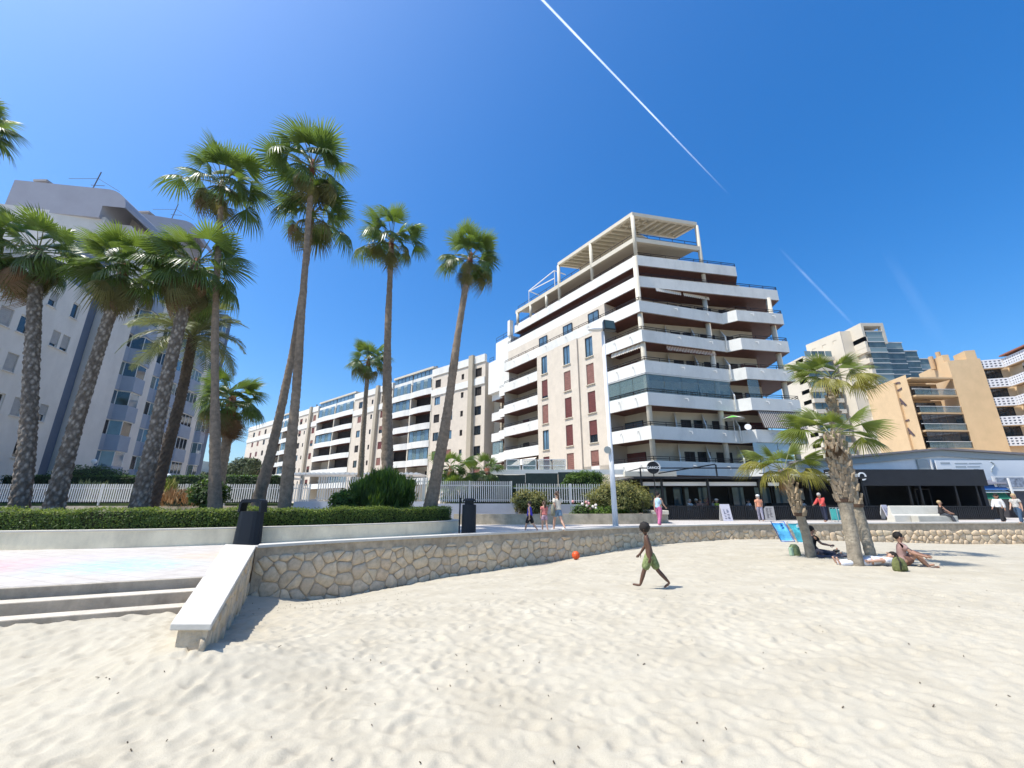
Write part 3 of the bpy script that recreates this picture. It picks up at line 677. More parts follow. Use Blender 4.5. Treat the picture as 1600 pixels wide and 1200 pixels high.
mb = MB(); q0 = Pc+inL*2.2+inF*2.2; pen = [q0, Pf+inF*3.4-inL*1.5, Pf+inF*9, Pl+inL*8, End+inL*6, End+inL*2.6, Pl+inL*2.6+inF*2]
mb.prism([(p.x,p.y) for p in pen], T[7]-.9, zb_-.2); mb.prism([(p.x,p.y) for p in [Pc+inL*2.8+inF*2.6, Pf+inF*3.6-inL*2.0, Pf+inF*7-inL*2, Pl+inL*7, Pl+inL*2.8]], zb_-.2, zt_-.35); mb.build('penthouse', cream, TW)
mb = MB(); mb.prism([(p.x,p.y) for p in [Pc-dl2*.1, Pf, Pf+inF*8, End+inL*8, End]], zb_-.12, zb_+.02); mb.build('roof_slab', frame_m, TW)
railing(TW, [Pf, Pc, End], zb_+.02, .75, .3)
f = Fr(Pc, dl2)
for s_ in (2.5, 6.0, 9.2): win(TW, f, s_, zb_+.15, 1.7, 2.0, -2.72, 'gl', .6)
mb = MB(); c0 = Pc.lerp(End,.60); c1 = Pc.lerp(End,.86)
for a, b, z0, z1 in ((c0,c0,zb_,zb_+2.4),(c1,c1,zb_,zb_+1.9),(c0,c1,zb_+2.4,zb_+1.9),(c0,c1,zb_+1.3,zb_+1.8),(c0,c0+inL*1.5,zb_+2.4,zb_+2.0),(c1,c1+inL*1.5,zb_+1.9,zb_+1.4)): mb.bar((a.x,a.y,z0), (b.x,b.y,z1), .09)
mb.build('awning_frame', frm_wh, TW)
mb = MB(); mb.prism([(p.x,p.y) for p in [miter([E2,E_,A],-3.4)[1], miter([E_,A,Ls(4)],-3.4)[1], Ls(27,-3.6), Ls(27,-14), Vector((27,56))]][::-1], 0, T[6]-1.2); mb.build('core', cream, TW)
# white podium under the first balconies and dark cafe front
mb = MB(); fL.box(mb, .6, 9.3, -1.5, -.25, 0, T[0]-1.15); mb.build('podium', white, TW)
# ------------------------------------------------------------------ long wing behind the palms
fM = Fr(Ls(27.5, -1.0), Vector((-.76,.65)))
def s_of(fr, px, py=650):
    u, a, b = ray(px, py); k = u/a; return (k*fr.o.y - fr.o.x)/(fr.d.x - k*fr.d.y)
WG = empty('apartment_wing', (-40,88,0), 'long cream apartment wing with scalloped white balconies behind the tall palms', 'building')
ZC = [5.3+2.95*j for j in range(6)]; q = random.Random(4); beige2 = mat('beige_pier', (.42,.36,.27), .85, 1, .06)
def wing_wall(p0, p1, wins, smalls, piers):
    a, b = s_of(fM, p0), s_of(fM, p1); holes = []
    jobs = []
    for p in wins:
        c = s_of(fM, p)
        for z in ZC: holes.append((c-.7, c+.7, z-.68, z+.68)); jobs.append((c, z, 1.4, 1.36, 1))
    for p in smalls:
        c = s_of(fM, p)
        for z in ZC: holes.append((c-.3, c+.3, z-.45, z+.45)); jobs.append((c, z, .6, .9, 0))
    mb = MB(); fM.holed(mb, a, b, 0, 21.5, holes, 0, .16); mb.face([fM.p(a,0,0), fM.p(a,-2,0), fM.p(a,-2,21.5), fM.p(a,0,21.5)]); mb.face([fM.p(b,0,0), fM.p(b,0,21.5), fM.p(b,-2,21.5), fM.p(b,-2,0)]); mb.build('wall', beige, WG)
    for c, z, w, h, dv in jobs:
        win(WG, fM, c, z-h/2, w, h, -.13, q.choice(['gl','gl','bl']) if q.random() < .6 else 'dk', q.choice([0,0,0,.5,1,1]) if dv else 0, div=dv, shut=q.choice([maroon, maroon2]))
    mb = MB(); fM.box(mb, a, b, -.3, .16, 21.5, 22.7); fM.box(mb, a, b, .01, .16, 18.05, 19.1); mb.build('parapet_band', white, WG)
    for p in piers:
        c = s_of(fM, p); mb = MB(); fM.box(mb, c-.45, c+.45, .02, .55, 0, 22.9); mb.build('pier', beige2, WG)
def wing_bays(p0, p1, n=2):
    a, b = s_of(fM, p0), s_of(fM, p1); L_ = b-a
    wallm = MB(); wallm.face([fM.p(a,-1.9,0), fM.p(a,-1.9,22.5), fM.p(b,-1.9,22.5), fM.p(b,-1.9,0)]); wallm.build('wall', cream, WG)
    for j, z in enumerate(ZC):
        tz = z-.42; m = 12*n; P = []
        for i in range(m+1):
            t = i/m; P.append(Vector(fM.p(a+L_*t, .12+.32*abs(math.sin(math.pi*n*t))**.6*(1 if j < 5 else .6), 0)[:2]))
        band(WG, P, tz, 1.05, .12, 1.9)
        for i in range(n):
            s0, s1 = a+L_*i/n, a+L_*(i+1)/n; kind = q.random()
            win(WG, fM, s0+(s1-s0)*.35, tz-.9, min(1.9,(s1-s0)*.4), 2.1, -1.86, 'dk' if kind < .6 else 'gl', 0, div=1)
            if kind > .72 or j == 5:
                c = 5
                for k in range(c):
                    g_ = MB(); fM.box(g_, s0+(s1-s0)*(.06+.88*k/c), s0+(s1-s0)*(.06+.88*(k+1)/c)-.05, -.02, .02, tz+.02, tz+1.85); g_.build('glazing', scr_glass if k % 2 else glass_b, WG)
            if kind < .25: g_ = MB(); fM.box(g_, s0+.2, s1-.2, -1.2, -1.15, tz-1, tz+1.9); g_.build('shade_blind', dark_in, WG)
    for i in range(n+1):
        c = a+L_*i/n; w = .16 if 0 < i < n else .12; mb = MB(); fM.box(mb, c-w, c+w, -1.9, .05, 0, 21.0); mb.build('party_wall', cream, WG)
    for i in range(n):                                   # glazed attic over the balconies
        s0, s1 = a+L_*i/n+.1, a+L_*(i+1)/n-.1
        mb = MB(); fM.box(mb, s0, s1, -.35, -.15, 21.15, 22.1); mb.build('attic_panel', white, WG)
        for k in range(5):
            g_ = MB(); fM.box(g_, s0+(s1-s0)*k/5+.08, s0+(s1-s0)*(k+1)/5-.08, -.3, -.2, 22.12, 23.1); g_.build('attic_pane', glass_b, WG)
    mb = MB(); fM.box(mb, a, b, -4, .0, 23.1, 23.45); mb.build('attic_roof', cream, WG)
wing_wall(757, 673, [746, 702, 682], [721], [737])
wing_bays(673, 611)
wing_wall(611, 552, [597, 562], [580], [589])
wing_bays(552, 497)
wing_wall(497, 461, [492, 472, 465], [479], [487])
wing_bays(461, 431)
wing_wall(431, 393, [419, 410, 402], [], [])
sE = s_of(fM, 393)
mb = MB(); fM.box(mb, -.5, sE-.05, -13, -2.0, 0, 21.6); mb.build('core', cream, WG)
pinkw = mat('stair_box', (.50,.42,.36), .85, 1, .06)
for p0, p1, d0, h in ((690,655,-6,24.8),(585,560,-5,24.6),(478,462,-5,24.5),(412,398,-4,24.2)):
    mb = MB(); fM.box(mb, s_of(fM,p0), s_of(fM,p1), -10, d0, 21.6, h); mb.build('stair_tower', pinkw, WG)
fEnd = Fr(fM.p(sE, 0, 0), -fM.n)
for z in ZC:
    P = [Vector(fEnd.p(x, .9*math.sin(math.pi*(x-1)/4)**.5 if 1 < x < 5 else 0.02, 0)[:2]) for x in (1,1.6,2.4,3,3.6,4.4,5)]
    band(WG, P, z-.45, 1.0, .1, .9)
for p in (667, 614, 588, 483):
    mb = MB(); c = fM.p(s_of(fM,p), -1.5, 22.7); mb.tube([c, c+Vector((0,0,1.3))], .18, 8); mb.build('chimney', mat('chimney', (.2,.18,.17), .8), WG)
# ------------------------------------------------------------------ grey-white block on the left
LB = empty('apartment_block', (-40,42,0), 'white and blue-grey apartment block with stacked bay windows behind left palms', 'building')
fB = Fr((-43.5,58.4), (.2299,-.9732))
sB = lambda k: (58.4 + 30.1/(k+.23))/.9732
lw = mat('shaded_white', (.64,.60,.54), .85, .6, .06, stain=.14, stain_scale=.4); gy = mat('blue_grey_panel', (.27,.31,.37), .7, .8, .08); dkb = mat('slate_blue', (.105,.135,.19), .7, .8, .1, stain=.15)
FZ = [.4+2.95*j for j in range(10)]
holes = []; jobs = []
for k, w, rows in ((-1.175,.75,(1,2,4,5)), (-1.205,.75,(0,1,2,4)), (-1.245,.75,(0,2,3,5)), (-1.30,.9,(1,2,3,4)), (-1.36,1,(1,2,3,4))):
    c = sB(k)
    for j in rows: z = FZ[j]+1.0; holes.append((c-w/2, c+w/2, z, z+1.35)); jobs.append((c, z, w))
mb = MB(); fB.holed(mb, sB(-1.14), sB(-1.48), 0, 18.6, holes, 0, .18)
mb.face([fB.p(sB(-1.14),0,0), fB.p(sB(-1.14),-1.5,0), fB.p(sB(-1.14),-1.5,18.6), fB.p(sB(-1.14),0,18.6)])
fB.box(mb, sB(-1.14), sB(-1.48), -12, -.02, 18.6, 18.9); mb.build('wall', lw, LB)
for n_, (c, z, w) in enumerate(jobs): win(LB, fB, c, z, w, 1.35, -.15, 'gl', (.0,.6,.8,0,1)[n_ % 5], frame=frm_wh if n_ % 2 else frm_dk, div=0, shut=mat('grey_shutter', (.36,.35,.33), .7, 3, .1), sill_m=lw)
mb = MB(); fB.box(mb, sB(-1.10), sB(-1.14), -2.5, -.5, 0, 24.5); mb.build('recess_panel', dkb, LB)
for k0, k1, zt2 in ((-1.0985,-1.015,27.5), (-.955,-.925,27.5), (-.8,-.785,27.5)):
    mb = MB(); fB.box(mb, sB(k1), sB(k0), -2.5, .15, 0, zt2); mb.build('pillar', lw, LB)
mb = MB(); fB.box(mb, sB(-.745), sB(-.76), -10, .0, 0, 28.5); mb.build('end_wall', dkb, LB)
def bays(k0, k1, proj, seed):
    s1, s0 = sB(k0), sB(k1); q = random.Random(seed); w = s1-s0
    for j, z in enumerate(FZ[:9]):
        P = [Vector(fB.p(s, o, 0)[:2]) for s, o in ((s0,-.2),(s0+w*.12,proj),(s0+w*.62,proj),(s0+w*.75,.0),(s1,.0))]
        mb = MB(); I = miter(P, -.1); strip(mb, P[::-1], P[::-1], z, z+1.15); strip(mb, P, I, z+1.15, z+1.15); strip(mb, I, P, z, z)
        mb.build('bay_front', gy, LB)
        for i in range(4):
            mb = MB(); a, b = I[i], I[i+1]; f = Fr(a, b-a); L_ = (b-a).length; f.box(mb, .03, L_-.03, -.06, -.02, z+1.15, z+2.55); mb.build('glazing', q.choice([glass, glass, scr_glass, glass_b]), LB)
            mb = MB(); n = max(1, int(L_/.8))
            for t in range(n+1): f.box(mb, max(0,L_*t/n-.035), min(L_,L_*t/n+.035), -.07, .0, z+1.15, z+2.55)
            f.box(mb, 0, L_, -.07, .0, z+2.5, z+2.6); mb.build('glazing_bars', frm_wh, LB)
        mb = MB(); strip(mb, miter(P,.02)[::-1], miter(P,.02)[::-1], z+2.58, z+2.95); mb.build('slab_edge', gy, LB)
bays(-1.014, -.956, .9, 1); bays(-.924, -.86, .7, 2); bays(-.859, -.801, .7, 3); bays(-.784, -.761, .5, 4)
mb = MB(); fB.box(mb, .1, sB(-1.13), -14, -1.2, 0, 27.3); fB.box(mb, sB(-1.13), sB(-1.48), -14, -.4, 0, 18.5); mb.build('core', lw, LB)
# stepped roof: sloping slate terraces, penthouse parapets coloured as if shaded, barrel vaults
a_, b_ = Vector((-47.2,31.4)), Vector((-37.4,33.0)); fP = Fr(b_, a_-b_); Lp = (b_-a_).length
fP = Fr(a_, b_-a_) if Fr(a_, b_-a_).n.y < 0 else Fr(b_, a_-b_)
def penthouse(a_, b_, z0, z1, hb):
    f = Fr(b_, a_-b_); L_ = (b_-a_).length; mb = MB(); f.box(mb, 0, L_, -6, 0, z1-hb, z1); mb.build('roof_parapet', mat('parapet_shade_grey', (.33,.33,.37), .85, .6, .06), LB)  # shade on the parapet is put into this darker grey, also used on the curved corner
    mb = MB(); mb.hexa([f.p(.3,-.3,z0), f.p(L_,-.3,z0), f.p(L_,-6,z0), f.p(.3,-6,z0), f.p(L_*.22,-.3,z1-hb), f.p(L_,-.3,z1-hb), f.p(L_,-6,z1-hb), f.p(L_*.22,-6,z1-hb)]); mb.build('slate_wall', dkb, LB)
    mb = MB(); N_ = 8
    for i in range(N_):
        t0, t1 = math.pi/2*i/N_, math.pi/2*(i+1)/N_; r_ = 1.9
        for pa, pb in (((-r_*math.sin(t0), r_*math.cos(t0)), (-r_*math.sin(t1), r_*math.cos(t1))),):
            mb.face([f.p(pa[0],0,z1-r_+pa[1]), f.p(pa[0],-6,z1-r_+pa[1]), f.p(pb[0],-6,z1-r_+pb[1]), f.p(pb[0],0,z1-r_+pb[1])])
            mb.face([f.p(pa[0],0,z1-r_+pa[1]), f.p(pb[0],0,z1-r_+pb[1]), f.p(0,0,z1-r_)])
    mb.build('curved_corner', MATS['parapet_shade_grey'], LB)
    c = f.p(L_-1.2,-1.5,z1); mb = MB(); mb.box(c.x-.5,c.x+.5,c.y-.5,c.y+.5,z1,z1+.8); mb.box(c.x-.65,c.x+.65,c.y-.65,c.y+.65,z1+.8,z1+1.0); mb.build('roof_vent', mat('vent', (.36,.33,.31), .9), LB)
    c = f.p(L_*.42,-2,z1); mb = MB(); mb.tube([c, c+Vector((.5,0,3.4))], .05, 6); t = c+Vector((.42,0,2.6)); mb.tube([t+Vector((-3,0,0)), t, t+Vector((2.6,0,-1.6))], .022, 5); mb.tube([t+Vector((-.5,0,-.8)), t+Vector((.9,0,-.9))], .03, 5); mb.build('antenna', mat('antenna', (.1,.11,.13), .5), LB)
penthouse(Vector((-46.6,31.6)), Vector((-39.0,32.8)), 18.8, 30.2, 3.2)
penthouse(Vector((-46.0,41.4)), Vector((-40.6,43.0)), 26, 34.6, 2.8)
mb = MB(); cx = fB.p(sB(-1.03), -2.4, 27.3); N_ = 14
for i in range(N_):
    t0, t1 = math.pi*i/N_, math.pi*(i+1)/N_; r_ = 2.6
    p0, p1 = (cx.x+r_*math.cos(t0), 27.3+r_*math.sin(t0)), (cx.x+r_*math.cos(t1), 27.3+r_*math.sin(t1))
    mb.face([(p0[0],36.2,p0[1]), (p1[0],36.2,p1[1]), (p1[0],40.6,p1[1]), (p0[0],40.6,p0[1])]); mb.face([(cx.x,36.2,27.3), (p1[0],36.2,p1[1]), (p0[0],36.2,p0[1])])
mb.build('barrel_roof', lw, LB)
# ------------------------------------------------------------------ yellow block with letters
YB = empty('yellow_block', (73,72,0), 'ochre apartment block with vertical dark letters and recessed balconies', 'building')
ylw = mat('ochre_render', (.62,.44,.25), .85, .6, .06, stain=.08); ylw2 = mat('ochre_soffit', (.48,.32,.18), .85)
f1 = Fr((67.4,67), (1.2,8)); holes = []; jobs = []
for z in (10.0,12.9,15.8,18.7): holes.append((5.2,6.2,z,z+1.2)); jobs.append((5.7,z))
mb = MB(); f1.holed(mb, 0, 7.2, 0, 22.1, holes, 0, .2); mb.build('wall', ylw, YB)
for c, z in jobs: win(YB, f1, c, z, 1.0, 1.2, -.15, 'gl', .4 if z > 14 else 0, div=0, shut=mat('tan_shutter', (.4,.3,.2), .8))
letm = mat('dark_lettering', (.10,.07,.075), .6)
def letter(ch, f, s, z, size, out, root, m, name='letter', ext=.04, right=False):
    cu = bpy.data.curves.new(name, 'FONT'); cu.body = ch; cu.size = size; cu.extrude = ext; cu.align_x = 'CENTER'; cu.offset = size*.018
    o = bpy.data.objects.new(name, cu); COL.objects.link(o); me = bpy.data.meshes.new_from_object(o.evaluated_get(bpy.context.evaluated_depsgraph_get())); bpy.data.objects.remove(o); me.name = name
    me.materials.clear(); me.materials.append(m)
    ob = bpy.data.objects.new(name, me); COL.objects.link(ob)
    p = f.p(s, out, z)
    if root: ob.parent = root; ob.location = p - root_loc(root)
    else: ob.location = p
    ob.rotation_euler = (R(90), 0, f.rz + math.pi); return ob
bpy.context.view_layer.update()
for ch, z in zip('CALAL', (19.9,17.1,14.5,11.9,9.4)): letter(ch, f1, 2.5, z, 2.1, .05, YB, letm).scale.x = 1.5
f2 = Fr((75.3,67.3), (-7.9,-.3)); W2_ = 7.9
for i, z in enumerate((9.6,12.55,15.5,18.5,21.6)):
    mb = MB(); f2.box(mb, .02, W2_-.45, -2.4, .35, z-.25, z); mb.build('balcony_slab', ylw, YB)
    if i < 4:
        mb = MB(); f2.box(mb, .4, W2_-.6, -2.3, -2.2, z, z+2.6, 0); mb.build('balcony_back', ylw2, YB); win(YB, f2, 3.5, z+.1, 3.6, 2.1, -2.15, 'gl', 0, div=2)
        for k in range(5):
            mb = MB(); f2.box(mb, .3+1.42*k, .3+1.42*(k+1)-.06, .26, .30, z+.05, z+1.0); mb.build('balustrade_pane', scr_glass, YB)
            if i < 2: mb = MB(); f2.box(mb, .3+1.42*k, .3+1.42*(k+1)-.07, .2, .25, z+1.05, z+2.6); mb.build('glazing', glass, YB)
        mb = MB(); f2.box(mb, .1, W2_-.2, .2, .34, z+1.0, z+1.08); mb.build('handrail', frm_wh, YB)
f3 = Fr((79.4,65.6), (-4.2,1.3)); mb = MB(); f3.box(mb, 0, 4.4, -8, 0, 0, 24.6); f3.box(mb, .2, 1.6, -3, -.2, 24.6, 26.2); f3.box(mb, 3.4, 4.3, -4, -1, 24.6, 26.0); mb.build('wall', ylw, YB)
mb = MB(); f2.box(mb, 2, W2_-.05, -8, -2.45, 0, 21.4); mb.build('core', ylw, YB)
mb = MB(); c = f3.p(3.9,-2.5,26.0); mb.tube([c, c+Vector((0,0,1.0))], .35, 10); c = f3.p(4.8,-3,24); mb.tube([c, c+Vector((0,0,2.4))], .35, 10); mb.build('chimney_pots', ylw2, YB)
# ------------------------------------------------------------------ block with pierced white balcony fronts
LT = empty('lattice_block', (80,62,0), 'ochre block with pierced white lattice balcony bands at right edge', 'building')
lat_w = mat('lattice_white', (.70,.70,.72), .7); lat_g = mat('lattice_back', (.10,.12,.2), .8)
fa = Fr((82.2,64.9), (-2.8,.9)); fb = Fr((76.5,50), (5.7,14.9)); LA_, LBn = 2.9, 15.9
mb = MB(); fa.box(mb, -3, LA_, -6, -.8, 0, 24.5); fb.box(mb, 0, LBn+1.5, -6, -.9, 0, 24.5); mb.build('wall', mat('pale_ochre', (.72,.56,.37), .85, .6, .06), LT)
mb = MB(); fb.box(mb, 0, LBn, -6, .3, 24.6, 24.8); mb.build('roof', mat('red_roof', (.33,.13,.08), .8), LT)
def lattice(f, L_, z):
    mb = MB(); f.box(mb, 0, L_, -.25, -.2, z, z+1.5); mb.build('lattice_backing', lat_g, LT)
    mb = MB(); n = int(L_/.5)
    for i in range(n+1): f.box(mb, min(L_-.06, L_*i/n), min(L_, L_*i/n+.24), -.12, 0, z, z+1.48)
    for j in range(4): f.box(mb, 0, L_, -.11, -.005, z+j*.42, z+j*.42+.22)
    mb.build('lattice_panel', lat_w, LT)['kind'] = 'stuff'
for z in (9.8,13.1,16.3,19.5,22.8):
    lattice(fa, LA_, z); lattice(fb, LBn, z)
    mb = MB(); fb.box(mb, 0, LBn, -.9, -.02, z-.12, z-.01); fa.box(mb, 0, LA_, -.9, -.02, z-.12, z-.01); mb.build('slab', ylw2, LT)
    if z > 10:
        win(LT, fa, 1.45, z-1.7, 2.6, 1.6, -.75, 'gl', 0, div=3)
        for s_ in (3.5, 8.5, 12.8): win(LT, fb, s_, z-1.8, 1.8, 1.7, -.85, 'gl', .3, div=1, shut=frm_wh)
for i, (s_, r_) in enumerate(((11.5,1.9),(6.2,2.0))):
    c = fb.p(s_, -2.0, 26.2); mb = MB()
    nr, na = 5, 20
    for j in range(nr+1):
        for k in range(na): t = 2*math.pi*k/na; rr = r_*j/nr; mb.v.append((c.x+rr*math.cos(t)*.95, c.y-.25*rr*math.sin(t)+.35*(rr/r_)**2*-1, c.z+.55*rr*math.sin(t)))
    for j in range(nr):
        for k in range(na): a = j*na+k; b = j*na+(k+1) % na; mb.f.append((a,b,b+na,a+na)); mb.m.append(0)
    mb.tube([(c.x,c.y+.3,c.z), (c.x,c.y+.9,24.8)], .12, 8)
    tag(mb.build('satellite_dish', mat('dish_white', (.8,.8,.79), .5), None, smooth=True, loc=(c.x,c.y+.9,24.8)), ['large white satellite dish on ochre roof, left of two', 'large white satellite dish on ochre roof at picture edge'][i], 'dish', 'dishes on the ochre roof')
# ------------------------------------------------------------------ distant glazed tower
FT = empty('distant_tower', (95,108,0), 'distant beige high-rise with stepped green-glazed balconies behind the ochre block', 'building')
bt = mat('far_beige', (.60,.53,.42), .85, .3, .05); gg = mat('green_glazing', (.075,.105,.10), .15, spec=.8, nscale=.4, namt=.5); gg2 = mat('green_glazing_pale', (.20,.26,.25), .2, spec=.8)
fl1 = Fr((89.9,104), (-2.1,10.5)); mb = MB(); hl = []
for s_ in (2.0,5.2,8.4): hl.append((s_-.6,s_+.6,43.2,44.2))
for z in range(4): 
    for s_ in (3.5,7.5): hl.append((s_-.5,s_+.5,27+z*3.6,28.3+z*3.6))
fl1.holed(mb, 0, 10.7, 0, 46.2, hl, 0, .3); mb.build('wall', bt, FT)
for h_ in hl: win(FT, fl1, (h_[0]+h_[1])/2, h_[2], h_[1]-h_[0], h_[3]-h_[2], -.25, 'gl', 0, div=0)
mb = MB(); mb.prism([(89.95,104.1),(95,103),(97,120),(87.9,114.5)], 0, 46.1); mb.prism([(88.2,113),(96,112),(96,124),(85.5,123)], 0, 41.5); mb.build('core', bt, FT)
fl1b = Fr((86.9,104.5), (-2,8)); 
for j in range(13):
    z = 3+2.95*j
    mb = MB(); mb.box(80.5,88.5,106,110,z,z+1.1); mb.build('balcony', bt, FT)
    for k in range(4): mb = MB(); mb.box(80.7+1.9*k,80.7+1.9*k+1.7,106.2,106.3,z+1.15,z+2.8); mb.build('glazing', gg if (j+k) % 3 else gg2, FT)
mb = MB(); mb.box(80.5,88,107,118,0,40); mb.build('rear_core', bt, FT)
q = random.Random(9)
for (x0, x1, y0, zt3) in ((93.0,97.2,100,46.6),(98.6,103.0,101.5,44.0),(104.4,108,103,42.2),(109.2,111.8,104,40.3)):
    mb = MB(); mb.box(x0, x1+1.4, y0+1.5, y0+12, 0, zt3-1.5); mb.build('core', bt, FT)
    n = int((zt3-2)/2.95)
    for j in range(n):
        z = zt3-2.0-2.95*(j+1)
        mb = MB(); mb.box(x0-.6, x0+.3, y0, y0+5, z, z+1.25); mb.build('balcony_side', bt, FT)
        mb = MB(); mb.box(x0+.3, x1+.5, y0+.05, y0+.25, z, z+1.05); mb.build('balcony_front', q.choice([gg, gg2, gg]), FT)
        mb = MB(); mb.box(x0+.32, x1+.48, y0+.12, y0+.2, z+1.15, z+2.7); mb.build('glazing', q.choice([gg, gg, gg2]), FT)
        mb = MB(); mb.box(x0+.2, x1+.6, y0-.02, y0+1.4, z+2.72, z+2.94); mb.box(x0+.3, x1+.5, y0+.02, y0+.26, z+1.05, z+1.14); mb.build('slab_edge', mat('far_slab', (.55,.55,.52), .7), FT)
mb = MB(); mb.box(92.4,98.4,100,108,46.0,46.8); mb.box(97.6,98.4,100,101,41,46); mb.box(92.4,93,100,108,40,46); mb.build('roof_canopy', bt, FT)
# ================================================================== beach-front cafes and market shed
black = mat('black_metal', (.014,.014,.016), .5, spec=.35); blackm = mat('black_board', (.018,.019,.023), .6, 1, .2); char = mat('charcoal_wall', (.028,.027,.028), .8, 1, .3)
RS = empty('cafe_terrace', (15,31,0), 'black open-sided cafe terrace with white valance under the apartment tower', 'cafe')
def part(name, m, root, *boxes, bevel=0):
    mb = MB()
    for b in boxes: mb.box(*b)
    return mb.build(name, m, root, bevel=bevel)
part('roof', blackm, RS, (8.4,24.6,28.9,34.2,2.74,2.86))
for x in (9.0, 10.4, 13.6, 17.2, 20.6, 24.3):
    for y in (29.3, 33.6): part('post', black, RS, (x-.07,x+.07,y-.07,y+.07,0,2.74))
part('upper_rail', black, RS, (8.9,17.2,29.05,29.13,3.42,3.5), (8.9,8.98,29.05,29.13,2.86,3.42), (14.2,14.28,29.05,29.13,2.86,3.7))
mb = MB(); mb.bar((10.2,29.1,3.1),(14.2,29.1,3.72),.08); mb.bar((14.2,29.1,3.72),(14.2,33,3.72),.06); mb.bar((9,29.1,3.46),(9,33.5,3.46),.06); mb.bar((17.2,29.1,3.1),(24,29.1,3.1),.06); mb.build('brace', black, RS)
part('valance', mat('valance_white', (.80,.78,.74), .8), RS, (9.2,17.2,29.62,29.66,2.28,2.54)); part('valance', MATS['valance_white'], RS, (18.0,19.0,29.62,29.66,2.28,2.5))
part('awning_roll', mat('awning_roll', (.66,.61,.50), .8), RS, (8.1,11.8,30.0,30.5,2.95,3.3)); part('awning_roll', MATS['awning_roll'], RS, (18.6,24.4,29.5,29.8,2.95,3.1))
part('back_wall', char, RS, (8.6,25.2,33.9,34.3,0,2.74)); part('side_wall', char, RS, (8.5,8.7,30.6,33.9,0,2.74)); part('floor', mat('cafe_floor', (.12,.11,.10), .8, 2, .2), RS, (8.6,25.2,29.0,33.9,.0,.06))
for x, w in ((11.0,1.3),(12.9,1.2),(14.9,.9),(17.6,.9),(19.4,1.2),(21.0,1.4)):
    part('pane', glass_b, RS, (x,x+w,33.84,33.88,.9,2.3))
part('menu_board', mat('menu_pale', (.6,.6,.58), .7), RS, (22.6,23.2,33.7,33.78,1.35,2.2))
x = 9.7
while x < 25:                                                        # low slatted screen along the pavement
    mb = MB()
    for k in range(12): mb.box(x+.03+k*.125, x+.03+k*.125+.09, 29.1, 29.14, .08, .88)
    mb.box(x, x+1.5, 29.08, 29.16, .88, .95); mb.box(x, x+.06, 29.07, 29.17, 0, .95); mb.build('screen_panel', black, RS); x += 1.53
part('counter', blackm, RS, (19.8,23.5,32.6,33.2,.06,1.1))
# tables with cloths on the terrace
for i, (x, y) in enumerate(((12.2,30.6),(14.2,30.7),(16.0,30.6),(18.2,30.8))):
    t = empty('cafe_table', (x,y,.06), ['small dark cafe table nearest the round sign', 'small dark cafe table, second from the round sign', 'small dark cafe table behind the menu stand', 'small dark cafe table behind the white-capped walker'][i], 'table', 'tables on the cafe terrace')
    part('table_top', mat('table_top', (.20,.17,.14), .5), t, (x-.4,x+.4,y-.4,y+.4,.76,.80)); mb = MB(); mb.tube([(x,y,.06),(x,y,.76)], .04, 8); mb.tube([(x,y,.06),(x,y,.09)], .26, 12); mb.build('pedestal', black, t)
# round sign
c = Vector((9.75,28.8,3.47)); sg = empty('round_sign', (9.75,28.8,0), 'round black sign with white lettering on a pole at cafe corner', 'sign')
mb = MB(); mb.tube([(9.75,28.8,0),(9.75,28.8,3.2)], .035, 8); mb.build('pole', black, sg)
mb = MB(); mb.tube([c+Vector((0,-.05,0)), c+Vector((0,.05,0))], .42, 28); o = mb.build('disc', black, sg); mb = MB(); mb.tube([c+Vector((.12,.06,.02)), c+Vector((.12,.12,.02))], .42, 28); mb.build('rim', frm_wh, sg)
fS = Fr((9.75,28.74), (-1,0)); wletter = mat('white_lettering', (.80,.80,.78), .5)
bpy.context.view_layer.update(); letter('DANGO', fS, 0, 3.38, .235, .015, sg, wletter, 'lettering', .008)
# black pavilion
PV = empty('cafe_pavilion', (29.5,32,0), 'long black flat-roofed pavilion with white letters on its fascia', 'cafe')
part('fascia', blackm, PV, (22.6,33.9,30.0,30.3,2.3,3.44)); part('roof', blackm, PV, (25.0,33.9,30.3,35.5,3.3,3.4)); part('side_wall', blackm, PV, (33.65,33.9,30.3,35.5,.0,3.3)); part('back_wall', char, PV, (25,33.6,35.2,35.5,0,3.3)); part('floor', MATS['cafe_floor'], PV, (25,33.6,30,35.2,0,.05))
for x in (25.1, 28.2, 29.0, 31.5, 33.0): part('post', black, PV, (x,x+.1,30.05,30.2,.05,2.3))
part('door_frame', mat('grey_metal', (.09,.09,.1), .5), PV, (31.4,31.48,33,33.06,.05,2.1), (32.5,32.58,33,33.06,.05,2.1), (31.4,32.58,33,33.06,2.1,2.18))
x = 25.1
while x < 33.4:
    mb = MB()
    for k in range(11): mb.box(x+.03+k*.13, x+.03+k*.13+.09, 29.75, 29.79, .06, .86)
    mb.box(x, x+1.42, 29.73, 29.81, .86, .92); mb.build('screen_panel', black, PV); x += 1.45
bpy.context.view_layer.update(); letter('DANGO', Fr((25.0,30.0), (-1,0)), -(ony(1349,744,30).x-25.0)+1.25, 2.68, .78, .02, PV, wletter, 'lettering', .015)
